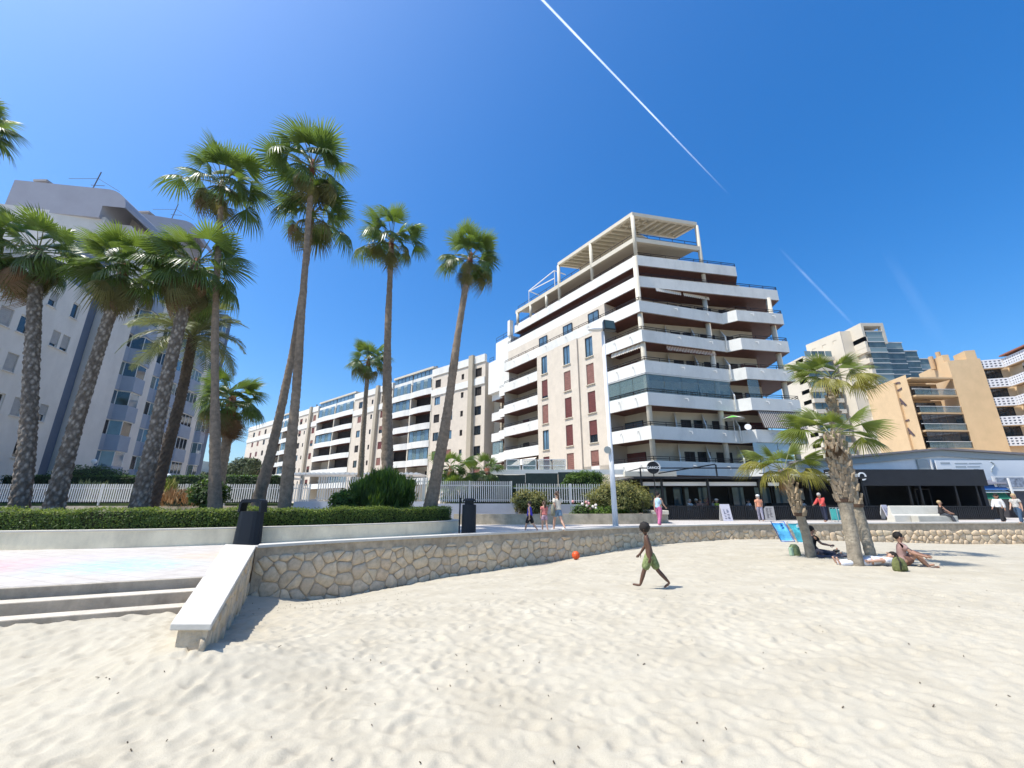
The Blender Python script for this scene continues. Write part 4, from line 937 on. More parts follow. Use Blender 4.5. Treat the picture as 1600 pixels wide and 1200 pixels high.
# white market shed
SH = empty('market_shed', (38,35,0), 'low white gabled shed with pale logo board behind the black pavilion', 'shed')
gal = mat('shed_white', (.70,.71,.71), .7, .5, .06, stain=.1); ggrey = mat('shed_grey', (.33,.36,.36), .7)
mb = MB(); prof = [(24.5,4.45),(37.2,5.55),(52,4.6)]
mb.face([(24.5,36,0),(52,36,0),(52,36,4.6),(37.2,36,5.55),(24.5,36,4.45)]); mb.build('front_wall', gal, SH)
mb = MB()
for (x0,z0),(x1,z1) in zip(prof, prof[1:]):
    mb.hexa([(x0,35.6,z0),(x1,35.6,z1),(x1,50,z1),(x0,50,z0),(x0,35.6,z0+.16),(x1,35.6,z1+.16),(x1,50,z1+.16),(x0,50,z0+.16)])
mb.build('roof', mat('shed_roof', (.22,.20,.20), .7), SH)
mb = MB(); mb.hexa([(24.5,35.85,3.9),(37.2,35.85,5.0),(37.2,35.98,5.0),(24.5,35.98,3.9),(24.5,35.85,4.44),(37.2,35.85,5.53),(37.2,35.98,5.53),(24.5,35.98,4.44)]); mb.hexa([(37.2,35.85,5.0),(52,35.85,4.05),(52,35.98,4.05),(37.2,35.98,5.0),(37.2,35.85,5.53),(52,35.85,4.58),(52,35.98,4.58),(37.2,35.98,5.53)]); mb.build('gable_band', ggrey, SH)
part('downpipe', frm_wh, SH, (36.0,36.1,35.7,35.8,0,4.7)); part('corner_post', ggrey, SH, (35.0,35.9,35.82,35.97,0,4.7))
# logo board with its faint printed marks
BD = empty('logo_board', (42,35.5,3), 'wide white board with faint grey logos on shed gable', 'sign'); pr = mat('grey_print', (.33,.37,.39), .8)
part('panel', mat('board_white', (.72,.74,.75), .6), BD, (36.3,50,35.6,35.66,2.9,4.62))
for n_, (x0, x1, z0, z1) in enumerate(((36.7,37.5,4.3,4.45),(37.9,39.0,4.32,4.40),(39.1,40.2,4.33,4.40),(37.9,38.8,4.02,4.13),(38.9,40.0,4.05,4.12),(36.8,37.5,3.75,3.9),(38.0,38.9,3.75,3.86),(39.4,39.8,3.55,3.9))): part('print_mark', pr, BD, (x0,x1,35.585,35.595,z0,z1))
for cx in (41.0, 44.3):
    mb = MB(); mb.tube([(cx+.3*math.sin(t*1.7)*(1-t*.2), 35.58, 4.5-.28*t) for t in [i*.3 for i in range(11)]], [.04+.012*(i%4) for i in range(11)], 6); mb.build('print_swirl', pr, BD)
# stall under the board: striped awning, posters, stone wall
ST = empty('market_stall', (38,33.5,0), 'market stall with blue and green awning stripes beside the pavilion', 'stall')
for z0, z1, c, nm in ((2.55,2.85,(.16,.16,.19),'grey'),(2.1,2.5,(.035,.12,.33),'blue'),(1.88,2.08,(.55,.62,.58),'mint'),(1.4,1.86,(.02,.17,.10),'green')):
    mb = MB(); mb.hexa([(34.2,33.2,z0),(39.0,33.2,z0),(39.0,33.6,z1),(34.2,33.6,z1),(34.2,33.16,z0+.02),(39.0,33.16,z0+.02),(39.0,33.56,z1+.02),(34.2,33.56,z1+.02)]); mb.build('awning', mat('stall_'+nm, c, .7), ST)
part('post', frm_wh, ST, (39.0,39.1,33.0,33.1,0,3.0)); part('post', frm_wh, ST, (34.2,34.3,33.0,33.1,0,1.5))
part('poster', mat('poster_photo', (.22,.25,.3), .6, 4, .6), ST, (38.4,40.6,33.3,33.36,2.3,3.05)); part('poster_frame', frm_wh, ST, (38.2,40.8,33.37,33.42,2.2,3.15)); part('poster', MATS['poster_photo'], ST, (41,43.5,33.3,33.36,2.3,3.05))
part('dark_counter', mat('stall_dark', (.05,.05,.06), .7), ST, (39.4,48,33.4,34.5,.0,2.1)); part('poster_frame', frm_wh, ST, (39.2,48,33.3,33.38,2.02,2.15))
rw = empty('stone_pier', (36.5,33.4,0), 'pale rough stone wall between the pavilion and market stall', 'stone wall')
rr_ = MB(); q = random.Random(8)
pale = mat('pale_stone', (.52,.46,.35), .9, 3, .2, .5, 12)
for r_ in range(6):
    x = 34.1
    while x < 38.3:
        w = q.uniform(.4,.9); mb = MB(); mb.box(x+.015, min(38.4,x+w)-.015, 33.55-q.uniform(0,.06), 34, r_*.25+.01, r_*.25+.24); mb.build('stone', pale, rw, bevel=.02); x += w
# A-frame menu boards
def aframe(p, rz, label, m, w=.62, h=1.05):
    t = empty('menu_stand', p, label, 'sign', 'menu stands on the promenade'); d = Vector((math.cos(rz), math.sin(rz), 0)); n = Vector((-d.y, d.x, 0)); p = Vector(p)
    for s_ in (-1, 1):
        a = p - n*.26*s_; b = p + Vector((0,0,h)); mb = MB(); o_ = n*.02*s_
        mb.hexa([a-d*w/2-o_, a+d*w/2-o_, a+d*w/2+o_, a-d*w/2+o_, b-d*w/2-o_, b+d*w/2-o_, b+d*w/2+o_, b-d*w/2+o_]); mb.build('panel', m if s_ > 0 else MATS['menu_pale'], t)
    mb = MB(); q = random.Random(int(p.x*10))
    for k in range(9):
        z = .18+.075*k; f_ = 1 - z/h
        for xx in (-.18, .02):
            if q.random() < .75: c = p - n*(.26*f_+.03) + Vector((0,0,z)) + d*xx; mb.bar(c, c+d*q.uniform(.06,.16), .03, .012)
    mb.build('print', letm, t)
mb_pale = mat('menu_lilac', (.52,.50,.55), .6, 3, .1)
aframe(onz(1135,814,0), 0, 'pale menu stand facing the beach in front of cafe', mb_pale); aframe(onz(1386,813,0), .3, 'pale menu stand leaning beside the concrete bench', mb_pale, .5, 1.0); aframe(onz(1204,813,0), -.5, 'dark grey menu stand beside the white-capped walker', mat('menu_grey', (.22,.22,.23), .7), .6, .9)
# concrete bench with high curved back
p = onz(1440,816.5,0); bn = empty('concrete_bench', p, 'pale concrete bench with high back on the promenade edge', 'bench'); x, y = p.x, p.y
cb = mat('bench_concrete', (.60,.57,.49), .8, 2, .08, .1, 20)
mb = MB(); P = [(.0,.0),(.0,.42),(-.12,.46),(-.2,.95),(-.3,.97),(-.42,.5),(-.62,.0)]
n = len(P); L0, L1 = x-1.55, x+1.5
mb.v = [(L0,y-.0-q_[0],q_[1]) for q_ in P] + [(L1,y-q_[0],q_[1]) for q_ in P]
for i in range(n): j = (i+1) % n; mb.f.append((i,n+i,n+j,j)); mb.m.append(0)
mb.f.append(tuple(range(n))); mb.f.append(tuple(range(2*n-1,n-1,-1))); mb.m += [0,0]; mb.build('back', cb, bn, bevel=.02)
part('seat', mat('bench_seat', (.45,.43,.37), .85, 2, .1), bn, (x-.6,x+1.75,y-.5,y-.02,.0,.4), bevel=.03)
BENCH = p
# ------------------------------------------------------------------ lamp post with floodlight
p = onz(962,823,0); LP = empty('lamp_post', p, 'tall white lamp post with floodlight and disc speaker on promenade', 'lamp post'); x, y = p.x, p.y
wp = mat('post_white', (.74,.74,.73), .45, 1, .04, stain=.06); hp = 10.55
mb = MB(); mb.tube([(x,y,0),(x,y,.9),(x,y,hp)], [.15,.135,.085], 18); mb.tube([(x,y,0),(x,y,.03)], .27, 18); mb.build('pole', wp, LP, smooth=True)
mb = MB(); mb.hexa([(x+.02,y-.38,hp),(x+.72,y-.22,hp),(x+.72,y+.15,hp),(x+.02,y+.1,hp),(x+.02,y-.30,hp+.62),(x+.66,y-.14,hp+.6),(x+.66,y+.12,hp+.6),(x+.02,y+.1,hp+.62)]); mb.build('floodlight', mat('flood_black', (.02,.025,.024), .4), LP, bevel=.03)
mb = MB(); mb.hexa([(x+.09,y-.378,hp+.07),(x+.66,y-.245,hp+.07),(x+.66,y-.235,hp+.07),(x+.09,y-.37,hp+.07),(x+.09,y-.328,hp+.55),(x+.61,y-.2,hp+.54),(x+.61,y-.19,hp+.54),(x+.09,y-.31,hp+.55)]); mb.build('lens', mat('flood_glass', (.06,.09,.08), .1, spec=.8), LP)
mb = MB(); mb.ball((x-.42,y-.05,hp+.10), (.46,.19,.12), 14, 8); mb.build('lamp_head', wp, LP, smooth=True)
mb = MB(); mb.tube([(x-.2,y-.18,3.8),(x-.2,y-.05,3.8)], [.19,.12], 20); mb.tube([(x-.2,y-.05,3.8),(x,y,3.7)], .03, 6); mb.build('speaker', mat('speaker_grey', (.30,.33,.32), .6), LP, smooth=False)
# ------------------------------------------------------------------ litter bins
bm_ = mat('bin_navy', (.009,.014,.021), .55, 2, .15, spec=.25)
def stadium(w, d, n=7):
    pts = []; r = d/2
    for cx, a0 in ((w/2-r, -90), (-w/2+r, 90)):
        for i in range(n): a = R(a0+180*i/(n-1)); pts.append((cx+r*math.cos(a), r*math.sin(a)))
    return pts
def loft(mb, rings, cap0=True, cap1=True):
    n = len(rings[0]); b = len(mb.v)
    for r in rings: mb.v += [tuple(p) for p in r]
    for j in range(len(rings)-1):
        for i in range(n): a = b+j*n+i; c = b+j*n+(i+1) % n; mb.f.append((a,c,c+n,a+n)); mb.m.append(0)
    if cap0: mb.f.append(tuple(b+i for i in range(n))[::-1]); mb.m.append(0)
    if cap1: e = b+(len(rings)-1)*n; mb.f.append(tuple(e+i for i in range(n))); mb.m.append(0)
p = Vector((-7.72,12.75,0)); B1 = empty('litter_bin', p, 'wide dark navy litter bin with open hooped top by steps wall', 'litter bin', 'litter bins')
ring = lambda w, d, z: [(p.x+a*.84, p.y+b*.84, z) for a, b in stadium(w, d)]
mb = MB(); loft(mb, [ring(.92,.5,0), ring(.90,.5,.05), ring(.80,.44,.93), ring(.77,.41,.93), ring(.77,.41,.80)]); mb.build('body', bm_, B1, smooth=False, bevel=.01)
mb = MB(); h = 1.27                                                  # hooped rim round a wide slot
out_ = [(-.41,.90),(-.385,1.17),(-.34,1.25),(-.25,1.275),(.25,1.275),(.34,1.25),(.385,1.17),(.41,.90)]; inn_ = [(-.335,.90),(-.32,1.12),(-.30,1.165),(-.24,1.18),(.24,1.18),(.30,1.165),(.32,1.12),(.335,.90)]
for i_ in range(7):
    (a0,b0),(a1,b1) = out_[i_], out_[i_+1]; (c0,d0),(c1,d1) = inn_[i_], inn_[i_+1]; w_ = .16; a0, a1, c0, c1 = a0*.84, a1*.84, c0*.84, c1*.84
    mb.hexa([(p.x+a0,p.y-w_,b0),(p.x+a1,p.y-w_,b1),(p.x+c1,p.y-w_,d1),(p.x+c0,p.y-w_,d0),(p.x+a0,p.y+w_,b0),(p.x+a1,p.y+w_,b1),(p.x+c1,p.y+w_,d1),(p.x+c0,p.y+w_,d0)])
mb.build('hoop', bm_, B1)
p = onz(732,835,0); B2_ = empty('litter_bin', p, 'slim dark navy litter bin with flat cap at hedge end', 'litter bin', 'litter bins')
ring = lambda w, d, z: [(p.x+a, p.y+b, z) for a, b in stadium(w, d)]
mb = MB(); loft(mb, [ring(.56,.48,0), ring(.56,.48,.04), ring(.54,.46,1.08), ring(.50,.42,1.10)]); mb.build('body', bm_, B2_)
mb = MB(); loft(mb, [ring(.36,.3,1.10), ring(.36,.3,1.22)]); mb.build('neck', bm_, B2_); mb = MB(); loft(mb, [ring(.52,.46,1.22), ring(.52,.46,1.26), ring(.34,.3,1.33)]); mb.build('cap', bm_, B2_)
mb = MB(); mb.tube([(p.x-.36,p.y,0),(p.x-.36,p.y,1.35)], .03, 8); mb.build('support_post', bm_, B2_)
# ------------------------------------------------------------------ fences and garden walls
pick = mat('picket_white', (.68,.66,.62), .6, 1, .05)
def fence(name, a, b, z0, z1, label, sp=.145, w=.06, plinth=None):
    a = Vector(a); b = Vector(b); rt = empty(name, (a.x,a.y,z0), label, 'fence', 'white picket fences'); d = (b-a); L_ = d.length; d = d/L_; f = Fr(b, a-b); 
    f = f if f.n.y < 0 else Fr(a, b-a)
    mb = MB(); n = int(L_/sp)
    for i in range(n):
        s_ = i*sp; f.box(mb, s_, s_+w, -.02, .02, z0, z1)
    o = mb.build('pickets', pick, rt); o['kind'] = 'stuff'
    for zz in (z0+.10, z1-.28):
        mb = MB(); f.box(mb, 0, L_, -.05, -.02, zz, zz+.05); mb.build('rail', pick, rt)
    for i in range(int(L_/2.6)+1):
        s_ = min(L_-.08, i*2.6); mb = MB(); f.box(mb, s_, s_+.08, -.08, .0, z0-.35, z1+.02); mb.build('post', pick, rt)
    return rt
fence('picket_fence', (-36,26.5), (-12.9,27), 1.18, 2.28, 'long white picket fence in front of the grey-white block')
fence('picket_fence', (-12.6,27.2), (-3.2,28.2), 1.3, 2.75, 'taller white picket fence behind the two leaning palms', .15)
fence('picket_fence', (-4.4,25.6), (0.0,26.2), 1.18, 2.42, 'white picket fence on pale wall behind the slim litter bin', .12, .05)
fence('picket_fence', (0.1,26.3), (6.3,26.8), 1.15, 2.28, 'white picket fence behind the walking family and lamp post', .15, .05)
gw = mat('garden_wall', (.46,.48,.52), .8, 1, .08, stain=.1); bw = mat('beige_lowwall', (.46,.39,.28), .9, 2.5, .25, .3, 15, stain=.25, stain_scale=2)
def gwall(name, pts, z1, label, m, th=.25, z0=0):
    P = [Vector(p) for p in pts]; rt = empty(name, (P[0].x,P[0].y,0), label, 'wall'); B = offset_line(P, th); mb = MB(); strip(mb, P, P, z0, z1); strip(mb, P, B, z1, z1); strip(mb, B[::-1], B[::-1], z0, z1)
    for e in (0, -1): mb.face([(P[e].x,P[e].y,z0),(P[e].x,P[e].y,z1),(B[e].x,B[e].y,z1),(B[e].x,B[e].y,z0)])
    mb.build('wall', m, rt); return rt
gwall('garden_wall', [(-36,26.1),(-12.9,26.6)], .95, 'low beige plinth wall below the long picket fence', bw)
gwall('garden_wall', [(-13,25.4),(-4.6,25.0)], 1.22, 'smooth blue-grey garden wall behind the round green shrub', gw)
gwall('garden_wall', [(-4.6,25.0),(.35,25.2)], 1.10, 'smooth pale grey garden wall behind the slim litter bin', gw)
gwall('garden_wall', smooth_line([Vector((-3.2,23.6)),Vector((2,23.7)),Vector((6,24.0)),Vector((9.0,25.2)),Vector((9.6,27.5))], .5), .55, 'low beige stone bed wall behind the walking family', bw)
gwall('garden_wall', [(.3,26.0),(6.6,26.5)], 1.05, 'pale grey wall under the fence behind the rose bed', gw)
mb = MB(); mb.prism([(-3.2,23.85),(2,23.95),(6,24.25),(8.8,25.4),(9.3,28),(-3.2,27)], 0, .5); tag(mb.build('bed_soil', MATS['soil']), 'brown soil of the raised garden bed', kind='structure')
mb = MB(); mb.box(8.05,9.0,24.6,26.4,.5,.72); tag(mb.build('bed_ledge', cream, None, bevel=.03), 'short sloping pale ledge at end of rose bed', 'ledge')
# raised lawn behind the fences
mb = MB(); mb.prism([(-60,26.7),(-13,27.1),(-13,34),(-60,34)], 0, 1.1); mb.prism([(-13,27.4),(7,27.3),(7,33),(-13,36)], 0, 1.05); tag(mb.build('lawn', mat('lawn', (.10,.14,.04), .9, 3, .3, .3, 30)), 'green lawn raised behind the picket fences', kind='structure')
# dark mesh windscreen of a raised terrace
TR = empty('garden_terrace', (3,31,0), 'raised garden terrace with dark green windscreen below the apartment tower', 'terrace')
part('wall', white, TR, (-1.5,8.2,31.0,34.0,0,2.2))
for x0, x1, dz in ((-1.6,1.0,-.12),(1.0,3.4,0),(3.4,6.6,.08)): mb = MB(); mb.box(x0, x1-.03, 30.85, 30.9, 2.15+dz*.5, 3.22+dz); mb.build('windscreen', mat('windscreen', (.022,.036,.032), .7, 3, .3), TR)
part('grey_panel', mat('grey_panel', (.20,.22,.24), .7), TR, (5.2,6.6,30.8,30.84,2.2,3.28)); part('coping', white, TR, (-1.8,8.3,31.0,31.3,3.15,3.5))
for x0 in (-.4, .8, 2.0, 3.0):
    mb = MB()
    for a, b in (((x0,31.2,3.45),(x0,31.2,4.25)),((x0+1.0,31.2,3.45),(x0+1.0,31.2,4.25)),((x0,31.2,4.25),(x0+1.0,31.2,4.25)),((x0,31.2,3.8),(x0+1.0,31.2,3.8)),((x0,31.2,4.25),(x0,32.2,4.25)),((x0+1,31.2,4.25),(x0+1,32.2,4.25))): mb.bar(a, b, .06)
    mb.build('glazed_frame', frm_wh, TR); mb = MB(); mb.box(x0+.04,x0+.96,31.19,31.2,3.5,4.2); mb.build('pane', scr_glass, TR)
# flat white canopies over the car park
for (x0, x1, y0, y1, z, nm, lab) in ((-31,-20.5,37,41,3.25,'a','flat white carport canopy beside the grey-white block'),(-23.5,-9.5,43,47,3.9,'b','ribbed white carport canopy in front of the long wing')):
    cp = empty('carport', ((x0+x1)/2,y0,0), lab, 'carport', 'white carport canopies'); n = int((x1-x0)/.5)
    part('roof', frm_wh, cp, (x0,x1,y0,y1,z,z+.14)); mb = MB()
    for i in range(n): mb.box(x0+i*.5, x0+i*.5+.3, y0-.06, y0-.01, z-.02, z+.2)
    mb.build('ribs', frm_wh, cp)
    for x in (x0+1.2, (x0+x1)/2, x1-1.2): part('post', mat('post_grey', (.35,.38,.4), .6), cp, (x-.12,x+.12,y0+1.5,y0+1.74,0,z))
part_c = empty('parked_car', (-17,45,0), 'dark parked car half hidden under the ribbed carport', 'car'); 
def car(rt, x, y, m):
    mb = MB(); s = [(-2.1,.3),(-2.1,.75),(-1.9,.9),(-1.2,.98),(-.6,1.42),(.8,1.45),(1.5,1.0),(2.05,.9),(2.15,.6),(2.15,.3)]; n = len(s)
    mb.v = [(x+a, y-.85+(.12 if b > 1.1 else 0), b) for a, b in s] + [(x+a, y+.85-(.12 if b > 1.1 else 0), b) for a, b in s]
    for i in range(n): j = (i+1) % n; mb.f.append((i,j,n+j,n+i)); mb.m.append(0)
    mb.f.append(tuple(range(n))[::-1]); mb.f.append(tuple(range(n,2*n))); mb.m += [0,0]; mb.build('body', m, rt, bevel=.05)
    for a in (-1.3, 1.35):
        for o in (-.82, .82): mb = MB(); mb.tube([(x+a,y+o-.1,.32),(x+a,y+o+.1,.32)], .32, 16); w = mb.build('wheel', mat('tyre', (.02,.02,.02), .8), rt); mb = MB(); mb.tube([(x+a,y+o-.12,.32),(x+a,y+o+.12,.32)], .18, 12); r_ = mb.build('rim', mat('rim', (.4,.4,.42), .3, metal=.8), rt)
    mb = MB(); mb.face([(x-.62,y-.745,1.32),(x+.72,y-.745,1.34),(x+1.2,y-.80,1.02),(x-1.0,y-.80,1.02)]); mb.build('side_window', glass, rt)
car(part_c, -17, 45, mat('car_dark', (.06,.06,.09), .3, coat=.5))
c2 = empty('parked_car', (-12.5,45,0), 'red parked car half hidden under the ribbed carport', 'car'); car(c2, -12.5, 45.2, mat('car_red', (.25,.05,.05), .3, coat=.5))
c3 = empty('parked_car', (-21.3,45,0), 'silver parked car at left under the ribbed carport', 'car'); car(c3, -21.3, 45.1, mat('car_silver', (.45,.46,.48), .3, coat=.5))
# globe lamps in the garden of the left block
for (px, py, Y, lab) in ((262,745,33,'white globe garden lamp beside the flat carport'),(197,747,34,'white globe garden lamp in front of second bay stack'),(147,721,37,'white globe lamp on the grey bay wall')):
    c = ony(px, py, Y); g_ = empty('globe_lamp', (c.x,c.y,1.1), lab, 'lamp', 'globe lamps'); mb = MB(); mb.ball(c, .25 if Y < 36 else .22, 16, 10); mb.build('globe', mat('globe', (.82,.82,.8), .3), g_, smooth=True); mb = MB(); mb.tube([(c.x,c.y,1.1),(c.x,c.y,c.z-.2)], .04, 8); mb.build('stem', frm_wh, g_)
# balcony umbrella, dish
c = ony(1145,653,36.9); um = empty('balcony_umbrella', (c.x,c.y,6.4), 'small green and white parasol open on a tower balcony', 'parasol'); mb = MB(); n = 12
for k in range(n):
    a0, a1 = 2*math.pi*k/n, 2*math.pi*(k+1)/n
    mb.face([(c.x,c.y,c.z+.25),(c.x+1.0*math.cos(a0),c.y+1.0*math.sin(a0),c.z-.1),(c.x+1.0*math.cos(a1),c.y+1.0*math.sin(a1),c.z-.1)], 0 if 3 < k < 10 and k % 3 else 1)
mb.build('canopy', [mat('parasol_green', (.12,.42,.06), .8), mat('parasol_white', (.75,.75,.72), .8)], um); mb = MB(); mb.tube([(c.x,c.y,6.4),(c.x,c.y,c.z+.25)], .03, 6); mb.build('pole', frm_wh, um)
c = ony(1168,669,36.0); mb = MB(); mb.tube([c+Vector((-.12,-.3,.06)), c+Vector((0,0,0))], [.27,.13], 18); mb.tube([c, c+Vector((.1,.5,-.4))], .04, 6); tag(mb.build('satellite_dish', MATS['dish_white'], None, loc=c), 'small white satellite dish on a lower tower balcony', 'dish')
# ================================================================== palms
GA = 2.399963
pg = mat('palm_leaf', (.068,.115,.027), .36, 1.3, .4, trans=(.19,.28,.045,.32), spec=.5)
pg2 = mat('palm_leaf_fresh', (.10,.155,.028), .38, 1.3, .3, trans=(.24,.34,.045,.34), spec=.5)
pg3 = mat('palm_leaf_old', (.115,.115,.038), .55, 1.3, .3, trans=(.24,.22,.06,.3), spec=.35)
pdry = mat('palm_leaf_dry', (.20,.125,.065), .8, 2, .35, trans=(.25,.16,.08,.25))
pstem = mat('petiole', (.16,.17,.055), .5)
def fan_mesh(name, m, pet, rad, droop, n=30, seed=0, spread=105, fold=.25):
    """a fan leaf: stalk along +x, pleated blade split into drooping tips"""
    q = random.Random(seed); mb = MB(); seg = 4
    arch = lambda x: -.10*(x/pet)**2*pet
    pts = [(pet*i/seg, 0, arch(pet*i/seg)) for i in range(seg+1)]
    mb.tube(pts, [.026,.022,.018,.015,.012], 4, 1)
    hx, hz = pet, arch(pet)
    def P(r, a, dz=0):
        x = hx + r*math.cos(a)*1.05; y = r*math.sin(a); k = r/rad
        return (x - .10*droop*k*k*rad*abs(math.cos(a)), y*(1-.12*droop*k*k), hz - droop*rad*.55*k**2.4 - fold*abs(y)*.55 - .2*k*rad*max(0,math.cos(a))*.4 + dz)
    for i in range(n):
        t0, t1 = i/n, (i+1)/n; a0 = R(-spread + 2*spread*t0); a1 = R(-spread + 2*spread*t1); am = (a0+a1)/2
        L_ = rad*(.78+.26*math.cos(am*.8))*q.uniform(.9,1.08); rm = L_*q.uniform(.40,.52); r2 = L_*.74; da = (a1-a0)
        ja = am + q.gauss(0,.02); i0 = len(mb.v)
        mb.v += [(hx,0,hz), P(rm,a0,-.012), P(rm,am,.018), P(rm,a1,-.012), P(r2,ja-da*.26,-.01*q.random()), P(r2,ja+da*.26,0), P(L_,ja+q.gauss(0,.03),-.05*q.random()*rad)]
        for f in ((0,1,2),(0,2,3),(1,4,2),(2,4,5),(2,5,3),(4,6,5)): mb.f.append(tuple(i0+k for k in f)); mb.m.append(0)
    return mb.mesh(name, [m, pstem])
FAN = {}
for key, m, dr_ in (('up', pg2, .35), ('mid', pg, .75), ('low', pg, 1.15), ('old', pg3, 1.5), ('dry', pdry, 1.9)):
    FAN[key] = [fan_mesh('frond', m, (.72,.95,1.15)[v], (1.08,.96,.84)[v], dr_*(1+.25*v), 26, 10*v+len(key), 92+10*v, .25+.16*v) for v in range(3)]
def placeM(name, me, parent, loc, az, el, roll=0, sc=1):
    ob = bpy.data.objects.new(name, me); COL.objects.link(ob); ob.parent = parent
    M = Matrix.Rotation(az, 4, 'Z') @ Matrix.Rotation(-el, 4, 'Y') @ Matrix.Rotation(roll, 4, 'X')
    ob.rotation_euler = M.to_euler(); ob.location = Vector(loc) - root_loc(parent)
    ob.scale = (sc, sc, sc) if not hasattr(sc, '__len__') else sc
    return ob
bark_t = mat('palm_bark', (.20,.165,.125), .95, 5, .4, .9, 22, stain=.35, stain_scale=1.2)
bark_s = mat('palm_bark_slim', (.25,.19,.135), .95, 6, .35, .8, 25, stain=.3, stain_scale=1.0)
boot_m = mat('leaf_base', (.33,.255,.175), .9, 5, .4, .7, 18); boot_top = mat('red_fibre', (.17,.06,.035), .9, 6, .4)
def knobbly(m, sc, dk, lt):
    N = m.node_tree.nodes; L = m.node_tree.links; g = N.new('ShaderNodeNewGeometry'); mp = N.new('ShaderNodeMapping'); mp.inputs['Scale'].default_value = (1,1,.62); L.new(g.outputs['Position'], mp.inputs['Vector'])
    v = N.new('ShaderNodeTexVoronoi'); v.inputs['Scale'].default_value = sc; L.new(mp.outputs[0], v.inputs['Vector'])
    c = ramp(N, L, v.outputs['Distance'], [(.15,lt),(.42,tuple(.55*x for x in lt)),(.62,dk)])
    x = N.new('ShaderNodeMix'); x.data_type = 'RGBA'; x.blend_type = 'MULTIPLY'; x.inputs[0].default_value = 1; n_ = ramp(N, L, noise(N, L, g.outputs['Position'], 11, 6, .7), [(.3,(.6,.58,.56)),(.7,(1.15,1.12,1.1))]); L.new(c, x.inputs[6]); L.new(n_, x.inputs[7]); L.new(x.outputs[2], N['Principled BSDF'].inputs['Base Color'])
knobbly(bark_t, 8.5, (.15,.125,.10), (.42,.37,.31))
def trunk_mesh(pts, rad, style, seed):
    P = smooth_line([Vector(p) for p in pts], .045 if style == 'boots' else .10); n = len(P); seg = 42 if style == 'boots' else 22; q = random.Random(seed); mb = MB()
    cum = [0]
    for a, b in zip(P, P[1:]): cum.append(cum[-1]+(b-a).length)
    Ltot = cum[-1]; ph = q.random()*6; nv = [q.gauss(0,1) for _ in range(400)]
    for i, p in enumerate(P):
        t = cum[i]/Ltot; x = t*(len(rad)-1); k = min(int(x), len(rad)-2); r = rad[k]+(rad[k+1]-rad[k])*(x-k)
        for s_ in range(seg):
            a = 2*math.pi*s_/seg; z = cum[i]
            if style == 'boots': e = .24*(abs(math.sin(a*3.5+z*8.5+ph))*abs(math.sin(-a*3.5+z*8.5+ph)))**.7 - .10 + .035*nv[(s_*7+int(z*16)*13) % 400]
            elif style == 'slim': e = .05*math.sin(z*26+.5*math.sin(a*2+ph)) + .045*nv[(int(z*5)*3+s_//3) % 400]*.7 + .05*math.sin(z*1.7+ph)
            else: e = .03*math.sin(z*30) + .06*math.sin(a*2+ph+z) + .025*nv[(int(z*8)*5+s_//2) % 400]
            rr = r*(1+e); mb.v.append((p.x+rr*math.cos(a), p.y+rr*math.sin(a), p.z))
    for i in range(n-1):
        for s_ in range(seg): a = i*seg+s_; b = i*seg+(s_+1) % seg; mb.f.append((a,b,b+seg,a+seg)); mb.m.append(0)
    mb.f.append(tuple((n-1)*seg+k for k in range(seg))); mb.m.append(0)
    return mb, P
def palm(label, pts, rad, crown_r, style='slim', n=40, seed=0, top_el=74, low_el=-30, group='fan palms along the promenade', skirt=0, fresh=.28, dry=.08, hang=2, name='fan_palm'):
    base = Vector(pts[0]); rt = empty(name, base, label, 'palm tree', group); q = random.Random(seed)
    mb, P = trunk_mesh(pts, rad, style, seed); mb.build('trunk', bark_t if style == 'boots' else bark_s if style == 'slim' else bark_t, rt, smooth=True)
    top = P[-1]; sc0 = crown_r/2.0
    mbt = MB(); d_ = (P[-1]-P[-8]).normalized(); mbt.tube([top-d_*.9*sc0, top-d_*.3*sc0, top+d_*.35*sc0], [rad[-1]*1.02, rad[-1]*1.12, rad[-1]*.6], 14); mbt.build('crown_shaft', boot_top, rt, smooth=True)
    for i in range(n):
        t = (i+.5)/n; e_ = top_el + (low_el-top_el)*t**.8 + q.gauss(0,8); el = R(e_); az = i*GA + q.gauss(0,.55)
        kind = 'up' if t < fresh else 'mid' if t < .60 else 'low' if t < .88 else 'old'
        if kind == 'old' and q.random() < dry: kind = 'dry'
        f_ = (.97 if e_ > 48 else 1.06 if e_ > -15 else .9)*(q.uniform(.66,.85) if i % 3 == 0 else q.uniform(.84,1.18))
        o = top + Vector((math.cos(az)*.10*sc0, math.sin(az)*.10*sc0, .25*sc0 - .5*sc0*t))
        placeM('frond', q.choice(FAN[kind]), rt, o, az, el, q.gauss(0,.3), sc0*f_)
    for i in range(hang):
        az = q.random()*6.28; placeM('frond', q.choice(FAN['old']), rt, top + Vector((math.cos(az)*.1, math.sin(az)*.1, -.4*sc0)), az, R(-52-22*q.random()), q.gauss(0,.3), sc0*q.uniform(.7,.95))
    for i in range(skirt):
        az = i*GA*1.7 + q.gauss(0,.3); placeM('dead_frond', q.choice(FAN['dry']), rt, top + Vector((math.cos(az)*.15, math.sin(az)*.15, -.35*sc0 - .5*sc0*q.random())), az, R(-58-26*q.random()), q.gauss(0,.5), sc0*q.uniform(.5,.95))
    return rt, P
def ptrunk(px, Y, dY=0):
    n = len(px)-1; return [ony(x, y, Y + dY*i/max(1,n)) for i, (x, y) in enumerate(px)]
def crownr(px, py, rpx, Y): return rpx/FPX*(Y/ray(px, py)[1])
